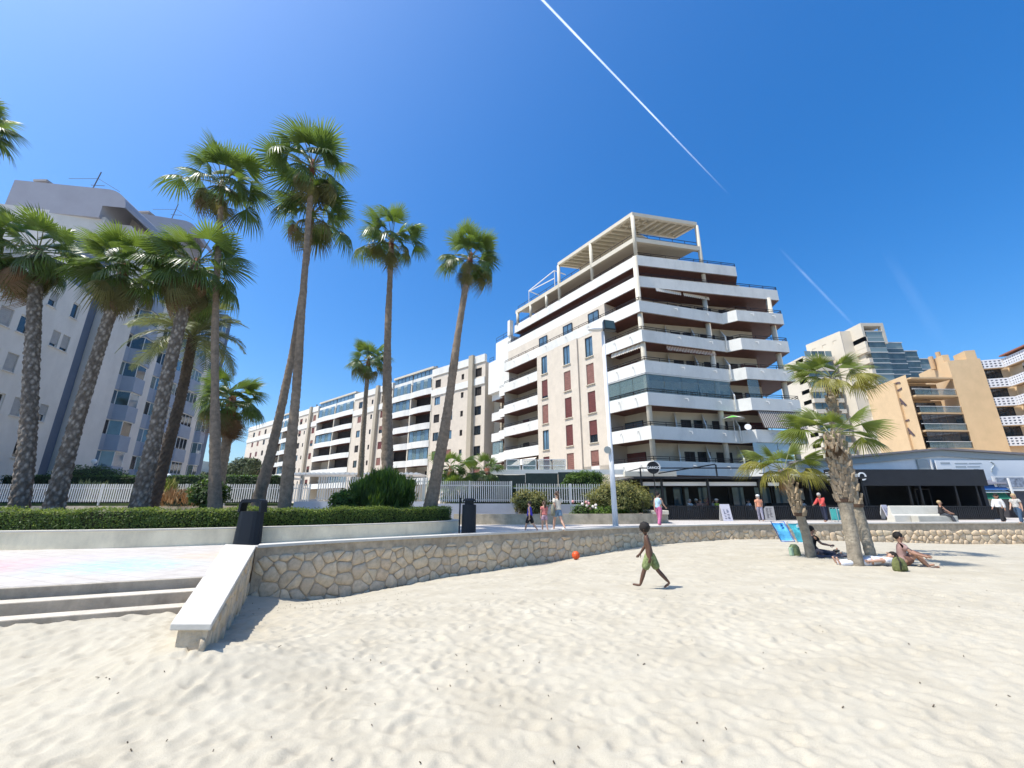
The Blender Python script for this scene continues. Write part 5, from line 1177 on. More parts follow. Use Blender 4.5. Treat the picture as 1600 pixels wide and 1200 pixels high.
def gp(label, px, Y, rad, rpx, style='slim', **kw):
    px = px[:-1] + [(px[-1][0], px[-1][1]-(9 if Y < 22 else 3))]
    pts = ptrunk(px, Y); pts[0] = Vector((pts[0].x, pts[0].y, kw.pop('z0', .3))); k_ = 1/math.sqrt(1+((sum(p[0] for p in px)/len(px)-800)/FPX)**2); rad = [r*k_*(.95 if style == 'boots' else .86) for r in rad]; return palm(label, pts, rad, (.5+.5*k_)*.97*crownr(px[-1][0], px[-1][1], rpx, Y), style, **kw)
gp('thick rough-barked fan palm at far left with full drooping crown', [(34,800),(42,700),(50,560),(58,405)], 13.9, [.40,.33,.31,.28], 92, 'boots', seed=1, n=48, low_el=-50, dry=.3, skirt=3, hang=9)
gp('thick rough-barked fan palm leaning right, second from left', [(84,800),(108,700),(150,560),(194,432)], 14.2, [.42,.29,.26,.24], 84, 'boots', seed=2, n=46, low_el=-50, dry=.3, skirt=3, hang=9)
gp('thick rough-barked fan palm leaning right, third from left', [(216,798),(240,690),(268,560),(305,425)], 14.8, [.38,.28,.26,.24], 88, 'boots', seed=3, n=48, low_el=-50, dry=.3, skirt=3, hang=9)
gp('tall straight slender fan palm beside the leaning thick palms', [(339,810),(336,650),(337,480),(347,295)], 15.2, [.34,.20,.165,.14], 76, seed=4, n=36)
gp('tallest slender fan palm with crown high against the sky', [(443,812),(462,620),(475,440),(488,268)], 15.6, [.32,.21,.165,.135], 76, seed=5, n=36)
gp('tall slender fan palm leaning behind the tallest one', [(396,800),(430,680),(466,500),(488,345)], 17.6, [.34,.22,.18,.15], 68, seed=6, n=34)
gp('slender fan palm rising behind the big round shrub', [(607,800),(605,640),(606,520),(612,385)], 20.5, [.36,.31,.21,.16], 58, seed=7, n=34)
gp('slender fan palm leaning right beside the round shrub', [(668,806),(695,670),(716,520),(735,412)], 18.6, [.38,.26,.20,.16], 54, seed=8, n=38)
gp('thin distant fan palm in front of the long wing', [(560,790),(566,700),(570,640),(576,566)], 33, [.32,.26,.22,.2], 39, seed=9, n=38, z0=1)
gp('shorter fan palm with brown hanging skirt beside the grey block', [(340,790),(346,740),(354,690),(363,630)], 23.5, [.36,.34,.32,.34], 60, seed=11, n=46, skirt=34, z0=1, low_el=-30)
gp('fan palm whose crown hangs in from the left picture edge', [(-110,800),(-100,600),(-80,400),(-58,195)], 12.5, [.4,.3,.26,.2], 92, seed=12, n=34, z0=.3)
gp('bushy low fan palm behind fence, taller of two', [(703,790),(704,760),(705,738)], 28.5, [.3,.28,.26], 42, seed=13, n=34, z0=1.0, low_el=-60, group='low fan palms behind the fence', skirt=6)
gp('low fan palm behind fence with two heads, shorter head', [(712,790),(711,778),(710,768)], 28.0, [.3,.28,.26], 36, seed=15, n=28, z0=1.0, low_el=-50, group='low fan palms behind the fence')
gp('small fan palm behind fence in front of the corner balconies', [(757,790),(759,765),(761,740)], 29, [.34,.32,.3], 32, seed=14, n=28, z0=1.0, group='low fan palms behind the fence')
# feather-leaved date palm
def feather_mesh(seed, droop):
    q = random.Random(seed); mb = MB(); n = 46; L_ = 3.0
    def C(t): return Vector((L_*t*(1-.18*t*t), 0, .55*t*L_*.5 - droop*L_*.62*t**2.2))
    mb.tube([C(i/9) for i in range(10)], [.035-.003*i for i in range(10)], 4, 1)
    for i in range(n):
        t = .16+.84*i/n; c = C(t); ln = .62*math.sin(math.pi*min(1,t*.85+.12))**.7*q.uniform(.85,1.1)
        d = (C(min(1,t+.02))-C(t-.02)).normalized()
        for s_ in (-1, 1):
            tip = c + (d*.75 + Vector((0, s_*.85, .18 - .5*q.random())))*ln; w = d*.022; i0 = len(mb.v); mid = (c+tip)/2 + Vector((0,0,.05*ln))
            mb.v += [tuple(c-w), tuple(c+w), tuple(mid+w), tuple(mid-w), tuple(tip-Vector((0,0,.08*ln)))]
            mb.f += [(i0,i0+1,i0+2,i0+3),(i0+3,i0+2,i0+4)]; mb.m += [0,0]
    return mb.mesh('frond', [mat('date_leaf', (.13,.15,.06), .45, 1.5, .25, trans=(.25,.28,.08,.3)), pstem])
FEA = [feather_mesh(k, d) for k, d in enumerate((.25,.6,.9,1.2))]
pts = ptrunk([(236,790),(262,700),(285,610),(302,525)], 19.5); pts[0].z = .5
dp = empty('date_palm', pts[0], 'feather-leaved date palm with arching fronds behind the thick palms', 'palm tree'); mb, P = trunk_mesh(pts, [.27,.22,.20,.20], 'boots', 31); mb.build('trunk', mat('date_bark', (.10,.075,.055), .95, 5, .4, .8, 20), dp, smooth=True)
q = random.Random(33); sc = crownr(302,515,92,19.5)/2.9
for i in range(40):
    t = (i+.5)/40; placeM('frond', FEA[0 if t < .2 else 1 if t < .5 else 2 if t < .8 else 3], dp, P[-1]+Vector((0,0,.15-.3*t)), i*GA, R(78-92*t+q.gauss(0,5)), q.gauss(0,.2), sc*q.uniform(.85,1.1))
# three palms growing out of the sand, trunks wrapped in cut leaf bases
def boot_mesh():
    mb = MB(); mb.v = [(0,-.10,0),(0,.10,0),(.055,.08,.03),(.055,-.08,.03),(.02,-.045,.26),(.02,.045,.26),(.085,.035,.24),(.085,-.035,.24)]
    mb.f = [(0,3,2,1),(4,5,6,7),(0,1,5,4),(1,2,6,5),(2,3,7,6),(3,0,4,7)]; mb.m = [0]*6
    for v, o in (((.085,-.035,.24),0),): pass
    return mb.mesh('leaf_base', boot_m)
BOOT = boot_mesh()
SF = {}
for key, m, dr_ in (('up', mat('palm_leaf_lime', (.13,.165,.03), .42, 1.3, .3, trans=(.28,.34,.045,.36)), .25), ('mid', MATS['palm_leaf_lime'], .6), ('low', mat('palm_leaf_yellow', (.25,.235,.045), .45, 1.3, .25, trans=(.42,.38,.07,.38)), 1.0), ('dry', pdry, 1.6)):
    SF[key] = [fan_mesh('frond', m, .95, 1.05, dr_*(1+.2*v), 34, 77+5*v, 88+6*v, .3+.15*v) for v in range(3)]
SFD = [fan_mesh('dead_frond', pdry, .5, 1.0, .2, 22, 5+v, 26, .2) for v in range(2)]
def beach_palm(label, base_px, px, Y, rad, t_boot, rpx, fr, seed, dry=0, boots=60):
    b = onsand(*base_px) if base_px else None; Y = b.y if b else Y
    pts = [Vector((b.x, b.y, b.z-.3))] + [ony(x, y, Y) for x, y in px]; rt = empty('sand_palm', b, label, 'palm tree', 'young fan palms on the sand'); q = random.Random(seed)
    mb, P = trunk_mesh(pts, rad, 'smooth', seed); mb.build('trunk', mat('sand_palm_bark', (.33,.28,.21), .95, 6, .35, .9, 20, stain=.35, stain_scale=2), rt, smooth=True)
    n = len(P); i0 = int(n*t_boot)
    mbc = MB(); mbc.tube([P[i0]-Vector((0,0,.05)), P[i0]+Vector((0,0,.06))], [rad[1]*1.22, rad[1]*1.35], 16); mbc.build('trim_collar', mat('trim_dark', (.10,.06,.04), .95, 5, .3), rt)
    for k in range(boots):
        f = k/boots; i = min(n-1, int(i0+(n-1-i0)*f)); r = (rad[1]+(rad[-1]-rad[1])*(f*.9))*.98; az = k*GA
        placeM('leaf_base', BOOT, rt, P[i]+Vector((math.cos(az)*r*.92, math.sin(az)*r*.92, -.05)), az, R(-8)+q.gauss(0,.1), q.gauss(0,.12), (1.1, 1.0*r/.2, q.uniform(.8,1.15)))
    top = P[-1]; sc = crownr(px[-1][0], px[-1][1], rpx, Y)/2.0
    for az, el, kind, s_ in fr: placeM('frond', q.choice(SF[kind]), rt, top+Vector((math.cos(R(az))*.08, math.sin(R(az))*.08, .05)), R(az), R(el), q.gauss(0,.2), sc*s_)
    for k in range(dry): az = 190+q.uniform(-25,60); placeM('dead_frond', SFD[k % 2], rt, top+Vector((math.cos(R(az))*.22,math.sin(R(az))*.22,.0)), R(az), R(-86), q.gauss(0,.3), sc*.72)
    return rt
beach_palm('shortest sand palm leaning left beside blue folding chair', (1268,870), [(1258,830),(1240,775),(1224,735)], 0, [.15,.135,.13,.125,.10], .52, 70, [(20,68,'up',.8),(110,72,'up',.7),(180,22,'low',1.0),(200,-2,'low',.85),(215,20,'mid',.9),(330,35,'up',.9),(350,8,'low',.85),(300,-5,'low',.8),(250,5,'low',.75),(60,45,'up',.9),(140,50,'mid',.9),(10,28,'mid',.9)], 41, 1, 42)
beach_palm('middle sand palm with thick trunk and spreading light-green crown', (1337,884), [(1331,840),(1318,775),(1300,680)], 0, [.185,.17,.18,.175,.125], .50, 80, [(15,12,'up',1.0),(350,-4,'mid',.95),(40,30,'up',.9),(175,16,'mid',1.0),(150,38,'up',.9),(200,30,'up',.8),(90,60,'up',.9),(300,45,'up',.8),(240,40,'up',.7),(330,22,'up',.95),(120,20,'mid',.9),(60,8,'mid',.9)], 42, 5, 84)
beach_palm('rear sand palm, tallest, crown above the other two', (1362,868), [(1350,830),(1325,740),(1302,640),(1300,590)], 0, [.17,.155,.15,.14,.115], .30, 70, [(0,28,'mid',.9),(30,40,'up',.95),(70,55,'up',.9),(115,52,'up',.9),(150,38,'up',.95),(185,15,'mid',.9),(215,-8,'low',.9),(245,-20,'low',.8),(300,0,'low',.8),(335,2,'low',.95),(350,-12,'low',.9),(270,40,'up',.7),(200,45,'up',.75),(90,25,'mid',.9)], 43, 2, 78)
# ================================================================== shrubs, hedges, distant trees
def shrub(name, label, c, r, n, size, m, seed, group=None, stem=True, spiky=0, cat='shrub', core=True):
    c = Vector(c); q = random.Random(seed); rt = empty(name, (c.x,c.y,max(0,c.z-r[2])), label, cat, group)
    ph = [q.random()*6 for _ in range(6)]
    def samp():
        while True:
            d = Vector((q.gauss(0,1), q.gauss(0,1), q.gauss(0,1))).normalized(); lump = 1 + .13*math.sin(d.x*5+ph[0])*math.sin(d.z*6+ph[1]) + .10*math.sin(d.y*7+ph[2]+d.x*9) + .06*math.sin(d.z*13+ph[3]+d.x*11)
            k = q.uniform(.72,1.03)*lump; p = c + Vector((d.x*r[0]*k, d.y*r[1]*k, d.z*r[2]*k))
            if p.z < c.z-r[2]*.97: continue
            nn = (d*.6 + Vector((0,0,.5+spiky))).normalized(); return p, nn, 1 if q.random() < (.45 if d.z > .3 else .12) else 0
    mb = leaf_cloud(n, samp, size, q, .5 if not spiky else .22)
    if spiky:
        for i in range(0, len(mb.v), 4):
            p0 = Vector(mb.v[i]); l = size*q.uniform(.8,1.5); t = Vector((q.gauss(0,.28), q.gauss(0,.28), 1)).normalized()*l; w = Vector((q.gauss(0,1), q.gauss(0,1), 0)).normalized()*size*.10
            mb.v[i], mb.v[i+1], mb.v[i+2], mb.v[i+3] = tuple(p0), tuple(p0+t*.5+w), tuple(p0+t), tuple(p0+t*.5-w)
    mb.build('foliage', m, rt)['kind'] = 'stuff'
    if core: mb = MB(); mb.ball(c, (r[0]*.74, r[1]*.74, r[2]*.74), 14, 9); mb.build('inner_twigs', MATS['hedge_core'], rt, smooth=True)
    if stem:
        mb = MB(); z0 = max(.0, c.z-r[2]*1.5)
        for k in range(4): a = k*1.6; mb.tube([(c.x+.05*math.cos(a),c.y+.05*math.sin(a),z0), (c.x+r[0]*.35*math.cos(a),c.y+r[1]*.35*math.sin(a),c.z)], [.05,.025], 6)
        mb.build('stems', mat('twig', (.12,.085,.06), .9), rt)
    return rt
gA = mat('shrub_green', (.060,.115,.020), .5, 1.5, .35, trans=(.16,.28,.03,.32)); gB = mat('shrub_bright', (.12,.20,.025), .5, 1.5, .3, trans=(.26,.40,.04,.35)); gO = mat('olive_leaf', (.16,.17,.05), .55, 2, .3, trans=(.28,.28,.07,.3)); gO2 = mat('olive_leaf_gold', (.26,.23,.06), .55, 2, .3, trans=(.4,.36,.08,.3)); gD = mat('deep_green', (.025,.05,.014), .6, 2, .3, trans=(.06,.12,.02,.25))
shrub('round_shrub', 'big wispy dark green shrub behind the hedge end', (-5.75,18.9,1.35), (1.38,1.0,.95), 9000, .30, [gA,gB], 51, spiky=.8)
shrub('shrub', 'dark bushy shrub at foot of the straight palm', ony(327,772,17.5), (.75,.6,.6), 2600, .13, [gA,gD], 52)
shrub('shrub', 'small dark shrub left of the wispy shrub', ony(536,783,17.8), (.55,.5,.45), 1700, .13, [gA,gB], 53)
shrub('round_shrub', 'olive-gold rounded bush behind the lamp post', ony(968,778,25.6), (1.95,1.3,1.0), 9000, .13, [gO,gO2], 54)
shrub('round_shrub', 'pale olive bush behind the small boy in blue', ony(829,785,25.2), (1.15,.8,.72), 4200, .11, [gO,gO2], 55)
shrub('ground_plant', 'low bright green ground plants beside the roses', ony(938,799,24.8), (1.5,.5,.28), 2600, .12, [gB,gA], 56, stem=False)
shrub('climbing_plant', 'green climber spilling over the dark windscreen', ony(915,752,30.6), (1.7,.3,.75), 4200, .13, [gA,gB], 57, stem=False)
rb = shrub('rose_bush', 'rose bush with pink and white blooms behind family', ony(912,797,24.7), (.75,.4,.35), 900, .10, [gA,gB], 58); mb = MB(); q = random.Random(2)
for k in range(9): c = ony(893+q.random()*40, 783+q.random()*12, 24.5); b_ = MB(); b_.ball(c, .09, 8, 6); b_.build('bloom', mat('rose_pink', (.62,.30,.28), .7) if k % 2 else mat('rose_white', (.75,.66,.60), .7), rb, smooth=True)
shrub('ground_plant', 'yellow-green spiky plant behind the left fence', ony(245,772,25.5), (1.0,.6,.55), 900, .5, [mat('yellow_plant', (.30,.28,.06), .6), gB], 59, stem=False, spiky=.9)
shrub('ground_plant', 'dry orange grasses beside the left fence', ony(280,784,24.5), (1.5,.6,.35), 900, .4, [mat('dry_orange', (.36,.19,.07), .8), mat('dry_tan', (.42,.30,.15), .8)], 60, stem=False, spiky=.9)
shrub('ground_plant', 'pale green grasses behind the left fence', ony(140,776,27.6), (1.6,.6,.5), 1200, .5, [mat('pale_grass', (.28,.30,.13), .8), gO], 61, stem=False, spiky=.9)
shrub('domed_bush', 'domed dark bush in front of left bay windows', ony(143,748,31.0), (2.6,1.6,1.0), 7000, .12, [gD,gA], 62)
for i, (x0, x1, y, z, lab) in enumerate(((-3.5,6.2,28.4,2.15,'low green garden hedge behind the fence near the lamp post'),(-36,-25.5,29.6,2.95,'dark clipped hedge behind the left half of picket fence'),(-25.2,-17.0,30.4,3.0,'dark clipped hedge behind fence near the globe lamp'))):
    q = random.Random(70+i); rt = empty('garden_hedge', ((x0+x1)/2,y,1.1), lab, 'hedge', 'clipped garden hedges')
    def samp():
        u = q.random(); x = q.uniform(x0,x1)
        if u < .7: return Vector((x,y+q.gauss(0,.05),q.uniform(1.1,z))), Vector((0,-1,.2)), 0
        return Vector((x,y+q.random()*.9,z+q.gauss(0,.04))), Vector((0,0,1)), 1
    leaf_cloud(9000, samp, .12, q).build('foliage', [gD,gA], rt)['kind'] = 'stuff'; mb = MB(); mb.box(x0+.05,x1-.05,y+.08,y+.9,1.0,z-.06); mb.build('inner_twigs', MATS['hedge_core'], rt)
def tree(label, c, r, h, seed, n=7500):
    q = random.Random(seed); c = Vector(c); rt = empty('tree', (c.x,c.y,0), label, 'tree', 'distant trees between the blocks'); mb = MB(); mb.tube([(c.x,c.y,0),(c.x+.2,c.y,c.z-r*.4)], [.35,.2], 8)
    for k in range(5): a = k*1.3; mb.tube([(c.x+.1,c.y,c.z-r*.9),(c.x+r*.5*math.cos(a),c.y+r*.5*math.sin(a),c.z+r*.2)], [.14,.05], 6)
    mb.build('trunk', bark_s, rt); lobes = [(c+Vector((q.gauss(0,r*.45), q.gauss(0,r*.45), q.gauss(0,h*.3))), r*q.uniform(.35,.6)) for _ in range(9)]
    def samp():
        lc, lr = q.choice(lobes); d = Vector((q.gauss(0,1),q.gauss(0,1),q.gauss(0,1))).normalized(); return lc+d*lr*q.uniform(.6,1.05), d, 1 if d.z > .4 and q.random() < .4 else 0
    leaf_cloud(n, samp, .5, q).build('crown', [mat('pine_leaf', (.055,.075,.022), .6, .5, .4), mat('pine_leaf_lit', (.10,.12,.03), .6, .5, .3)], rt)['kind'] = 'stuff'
for i, (px, py, Y, r, lab) in enumerate(((392,739,95,3.3,'dark tree beside the far end of long wing'),(366,742,105,3.6,'dark tree in gap between the two blocks'),(330,746,112,3.4,'dark tree at right corner of grey block'),(378,736,130,4.4,'taller dark tree behind others in the gap'))): tree(lab, ony(px,py,Y), r, 2.6, 80+i)
# far hills
mb = MB(); q = random.Random(5); n = 90; X0, X1, Yh = -1900, 300, 1250
ridge = .95*np.array([150+60*math.sin(i*.11+1)+45*math.sin(i*.31)+20*math.sin(i*.9)+q.uniform(-6,6) for i in range(n+1)])
for row in range(6):
    f = row/5
    for i in range(n+1): mb.v.append((X0+(X1-X0)*i/n+q.uniform(-12,12), Yh+f*420+q.uniform(-20,20), -2+ridge[i]*1.25*math.sin(f*math.pi/2)**.8*(1+.08*q.uniform(-1,1)*(row < 5))))
for row in range(5):
    for i in range(n): a = row*(n+1)+i; mb.f.append((a,a+1,a+n+2,a+n+1)); mb.m.append(0)
tag(mb.build('hills', mat('hill_scrub', (.085,.10,.075), .95, .004, .35), None, smooth=True), 'scrub-covered hills far behind the town', kind='structure')
# vapour trails: long thin tubes of broken cloud far up
def contrail(label, a, b, r0, r1, dens):
    m = bpy.data.materials.new('vapour'); m.use_nodes = True; N = m.node_tree.nodes; L = m.node_tree.links; p = N['Principled BSDF']; p.inputs['Base Color'].default_value = (.9,.92,.95,1); p.inputs['Roughness'].default_value = 1; tl_ = N.new('ShaderNodeBsdfTranslucent'); tl_.inputs['Color'].default_value = (1,1,1,1); ad_ = N.new('ShaderNodeAddShader'); L.new(p.outputs[0], ad_.inputs[0]); L.new(tl_.outputs[0], ad_.inputs[1])
    tr = N.new('ShaderNodeBsdfTransparent'); ms = N.new('ShaderNodeMixShader'); g = N.new('ShaderNodeNewGeometry'); no = N.new('ShaderNodeTexNoise'); no.inputs['Scale'].default_value = .0011; no.inputs['Detail'].default_value = 3; L.new(g.outputs['Position'], no.inputs['Vector'])
    lw_ = N.new('ShaderNodeLayerWeight'); lw_.inputs['Blend'].default_value = .5
    mr = N.new('ShaderNodeMapRange'); mr.inputs[1].default_value = .3; mr.inputs[2].default_value = .7; mr.inputs[3].default_value = dens*.55; mr.inputs[4].default_value = dens; L.new(no.outputs[0], mr.inputs[0])
    inv = N.new('ShaderNodeMath'); inv.operation = 'SUBTRACT'; inv.inputs[0].default_value = 1; L.new(lw_.outputs['Facing'], inv.inputs[1])
    pw = N.new('ShaderNodeMath'); pw.operation = 'POWER'; L.new(inv.outputs[0], pw.inputs[0]); pw.inputs[1].default_value = 1.6
    mu = N.new('ShaderNodeMath'); mu.operation = 'MULTIPLY'; L.new(pw.outputs[0], mu.inputs[0]); L.new(mr.outputs[0], mu.inputs[1])
    sx = N.new('ShaderNodeSeparateXYZ'); L.new(g.outputs['Position'], sx.inputs[0]); fd = N.new('ShaderNodeMapRange'); fd.inputs[1].default_value = a[1]*.35+b[1]*.65; fd.inputs[2].default_value = b[1]; fd.inputs[3].default_value = 1; fd.inputs[4].default_value = 0; L.new(sx.outputs['Y'], fd.inputs[0]); fe = N.new('ShaderNodeMapRange'); fe.inputs[1].default_value = a[1]; fe.inputs[2].default_value = a[1]*.75+b[1]*.25; L.new(sx.outputs['Y'], fe.inputs[0]); m3 = N.new('ShaderNodeMath'); m3.operation = 'MULTIPLY'; L.new(mu.outputs[0], m3.inputs[0]); L.new(fd.outputs[0], m3.inputs[1]); m4 = N.new('ShaderNodeMath'); m4.operation = 'MULTIPLY'; L.new(m3.outputs[0], m4.inputs[0]); L.new(fe.outputs[0], m4.inputs[1]); L.new(m4.outputs[0], ms.inputs[0]); L.new(tr.outputs[0], ms.inputs[1]); L.new(ad_.outputs[0], ms.inputs[2]); L.new(ms.outputs[0], N['Material Output'].inputs['Surface'])
    a, b = Vector(a), Vector(b); mb = MB(); n = 1; q = random.Random(3)
    mb.tube([a.lerp(b, i/n) for i in range(n+1)], [r0+(r1-r0)*i/n for i in range(n+1)], 32, cap=False)
    tag(mb.build('vapour_trail', m, None, smooth=True, loc=a), label, 'contrail', 'vapour trails')
def dirpt(px, py, alt): u, a, b = ray(px, py); t = (alt-CAM_H)/b; return Vector((u*t, a*t, alt))
contrail('long bright vapour trail crossing the upper sky', dirpt(560,-300,6000), dirpt(1140,305,6000), 19, 13, .30)
contrail('short faint vapour trail low above the distant tower', dirpt(1218,388,6000), dirpt(1345,520,6000), 34, 60, .15)

# the blue air between here and the hills
hz = MB(); hz.box(-2300, 900, -300, 1900, -3, 300); ho = hz.build('haze', [], None)
hm_ = bpy.data.materials.new('haze'); hm_.use_nodes = True; N = hm_.node_tree.nodes; L = hm_.node_tree.links; N.remove(N['Principled BSDF'])
pv = N.new('ShaderNodeVolumePrincipled'); pv.inputs['Color'].default_value = (.72,.84,1,1); pv.inputs['Density'].default_value = .00011; pv.inputs['Anisotropy'].default_value = .2; L.new(pv.outputs[0], N['Material Output'].inputs['Volume'])
ho.data.materials.append(hm_); tag(ho, 'thin blue haze over the town', kind='stuff')

contrail('very faint wisp of cloud beside the ochre block', dirpt(1385,395,6000), dirpt(1475,540,6000), 120, 300, .05)
# ================================================================== people
def skinmesh(name, verts, edges, rads, m, parent, sub=2):
    me = bpy.data.meshes.new(name); off = root_loc(parent); me.from_pydata([tuple(Vector(v)-off) for v in verts], edges, []); ob = bpy.data.objects.new(name, me); COL.objects.link(ob); ob.parent = parent
    sk_ = ob.modifiers.new('skin', 'SKIN'); sk_.use_smooth_shade = True; sk_.branch_smoothing = .4
    if not me.skin_vertices: me.attributes.new if False else None
    for d, r in zip(me.skin_vertices[0].data, rads): d.radius = (r, r) if not hasattr(r, '__len__') else r
    for d in me.skin_vertices[0].data: d.use_root = False
    me.skin_vertices[0].data[0].use_root = True
    s_ = ob.modifiers.new('sub', 'SUBSURF'); s_.levels = sub; s_.render_levels = sub
    me.materials.append(m); return ob
def cloth(name, col, **k): return mat(name, col, .9, k.get('ns', 12), k.get('na', .12))
skin_l = mat('skin_light', (.50,.30,.21), .55, 8, .08); skin_t = mat('skin_tan', (.38,.21,.14), .55, 8, .08); skin_d = mat('skin_dark', (.115,.058,.036), .5, 8, .1)
hair_b = mat('hair_dark', (.016,.012,.010), .7, 60, .5, .6, 90); hair_br = mat('hair_brown', (.075,.042,.025), .6, 50, .4); hair_g = mat('hair_grey', (.40,.37,.34), .7, 50, .3); hair_bl = mat('hair_blond', (.42,.30,.16), .6, 50, .3); eye_m = mat('eye', (.015,.012,.01), .3)
def person(label, at, face, H, legs=((0,0),(0,0)), arms=((5,10),(5,10)), lean=0, zp=None, skin=skin_l, top=None, bottom=None, hair=hair_b, hstyle='short', top_len='short', bot_len='short', twist=0, shoes=None, group='people on the promenade', head=0, abd=6, hat=None, legab=0, dress=None, drop=None):
    """face: heading in degrees (0 = +x). legs/arms: (swing forward, bend) for left and right; zp: pelvis height for seated poses"""
    at = Vector(at); rt = empty('person', at, label, 'person', group); ca, sa = math.cos(R(face)), math.sin(R(face))
    F = lambda x, y, z: at + Vector((ca*y + sa*x, sa*y - ca*x, z))               # x: to the right, y: forward
    D = lambda a: Vector((0, math.sin(R(a)), -math.cos(R(a))))
    J = {}; P = Vector((0,0,0)); up = Vector((0, math.sin(R(lean)), math.cos(R(lean))))
    J['pel'] = P; J['wai'] = P+up*.10*H; J['che'] = P+up*.205*H; J['nek'] = P+up*.30*H
    hu = Vector((0, math.sin(R(lean*.6+head)), math.cos(R(lean*.6+head)))); hf = Vector((0, hu.z, -hu.y)); J['hd0'] = J['nek']+hu*.045*H+hf*.006*H; J['hd1'] = J['nek']+hu*.088*H+hf*.010*H; J['hd2'] = J['nek']+hu*.135*H+hf*.004*H
    for s_, nm, (a, b), (c, e) in ((-1,'L',legs[0],arms[0]), (1,'R',legs[1],arms[1])):
        hip = P + Vector((s_*.052*H,0,-.02*H)); la = Vector((s_*math.sin(R(legab)),0,0)); k = hip+(D(a)+la).normalized()*.245*H; an = k+(D(a-b)+la*.3).normalized()*.235*H; t = an+D(a-b+(82 if a >= 0 else 102))*.115*H; hl = an - D(a-b+82)*.02*H + D(a-b)*.02*H
        J['hip'+nm], J['kne'+nm], J['ank'+nm], J['toe'+nm] = hip, k, an + Vector((0,0,0)), t + D(a-b)*.015*H
        sh = P+up*.272*H+Vector((s_*.098*H,0,0)); ab = Vector((s_*math.sin(R(abd)),0,0)); u = up.z; 
        el = sh+(D(c)+ab).normalized()*.165*H; w = el+(D(c+e)+ab*.3).normalized()*.145*H; hd = w+(D(c+e+8)).normalized()*.06*H
        J['sho'+nm], J['elb'+nm], J['wri'+nm], J['han'+nm] = sh, el, w, hd
    low = min(min(J['ankL'].z, J['toeL'].z), min(J['ankR'].z, J['toeR'].z)) - .022*H
    dz = -low if zp is None else zp
    for k in J: J[k] = J[k] + Vector((0,0,dz))
    W = {k: F(v.x, v.y, v.z) for k, v in J.items()}
    for k_, (t0, t1, f_) in {'thiL':('hipL','kneL',.5),'thiR':('hipR','kneR',.5),'calL':('kneL','ankL',.32),'calR':('kneR','ankR',.32),'forL':('elbL','wriL',.35),'forR':('elbR','wriR',.35)}.items(): W[k_] = W[t0].lerp(W[t1], f_)
    rad = dict(pel=(.090,.074),wai=(.082,.066),che=(.096,.072),nek=.034,hd0=.044,hd1=(.056,.060),hd2=.048,hip=.058,thi=.052,kne=.034,cal=.036,ank=.020,toe=.017,sho=.036,elb=.024,**{'for':.026},wri=.017,han=.019)
    def sub(keys, edges, k, extra=None):
        vs_ = [W[x] for x in keys]; ix = {x: i for i, x in enumerate(keys)}; rs = []
        for x in keys:
            r = rad[x[:3]] if x[:3] in rad else .03
            f_ = (extra or {}).get(x, 1)*k*H; rs.append((r[0]*f_, r[1]*f_) if isinstance(r, tuple) else r*f_)
        return vs_, [(ix[a], ix[b]) for a, b in edges], rs
    keys = ['pel','wai','che','nek','hd0','hd1','hd2'] + [x+s_ for s_ in 'LR' for x in ('hip','thi','kne','cal','ank','toe','sho','elb','for','wri','han')]
    ed = [('pel','wai'),('wai','che'),('che','nek'),('nek','hd0'),('hd0','hd1'),('hd1','hd2')]
    for s_ in 'LR': ed += [('pel','hip'+s_),('hip'+s_,'thi'+s_),('thi'+s_,'kne'+s_),('kne'+s_,'cal'+s_),('cal'+s_,'ank'+s_),('ank'+s_,'toe'+s_),('che','sho'+s_),('sho'+s_,'elb'+s_),('elb'+s_,'for'+s_),('for'+s_,'wri'+s_),('wri'+s_,'han'+s_)]
    skinmesh('body', *sub(keys, ed, 1), skin, rt)
    if top:
        ks = ['che','wai','nek','shoL','shoR']; ee = [('che','wai'),('che','nek'),('che','shoL'),('che','shoR')]
        W['pel2'] = W['pel'].lerp(W['wai'],-.05 if lean > -40 else .2); W['pel3'] = W['pel'].lerp(W['wai'],.45); ks += ['pel3','pel2']; ee += [('wai','pel3'),('pel3','pel2')]
        W['nek'] = W['che'].lerp(W['nek'],.62); rad['nek'] = .05
        if top_len != 'vest':
            for s_ in 'LR':
                f_ = .62 if top_len == 'short' else 1.0; W['slv'+s_] = W['sho'+s_].lerp(W['elb'+s_], f_); rad['slv'] = .033; ks.append('slv'+s_); ee.append(('sho'+s_,'slv'+s_))
                if top_len == 'long': rad['wr2'] = .025; W['wr2'+s_] = W['elb'+s_].lerp(W['wri'+s_],.92); ks.append('wr2'+s_); ee.append(('slv'+s_,'wr2'+s_))
        skinmesh('shirt', *sub(ks, ee, 1.17, {'pel2':1.12,'pel3':1.04,'slvL':1.25,'slvR':1.25,'wr2L':1.2,'wr2R':1.2,'shoL':1.12,'shoR':1.12}), top, rt)
    if bottom:
        ks = ['pel','wai0']; W['wai0'] = W['pel'].lerp(W['wai'],.75); rad['wai'] = (.088,.072); ee = [('pel','wai0')]
        for s_ in 'LR':
            ks.append('hip'+s_); ee.append(('pel','hip'+s_)); W['thb'+s_] = W['hip'+s_].lerp(W['kne'+s_], .66 if bot_len == 'short' else .98 if bot_len == 'knee' else .6); rad['thb'] = .056 if bot_len != 'long' else .05; ks.append('thb'+s_); ee.append(('hip'+s_,'thb'+s_))
            if bot_len == 'long':
                rad['shb'] = .040; W['knb'+s_] = W['kne'+s_]; rad['knb'] = .042; W['shb'+s_] = W['kne'+s_].lerp(W['ank'+s_],1.02); ks += ['knb'+s_,'shb'+s_]; ee += [('thb'+s_,'knb'+s_),('knb'+s_,'shb'+s_)]
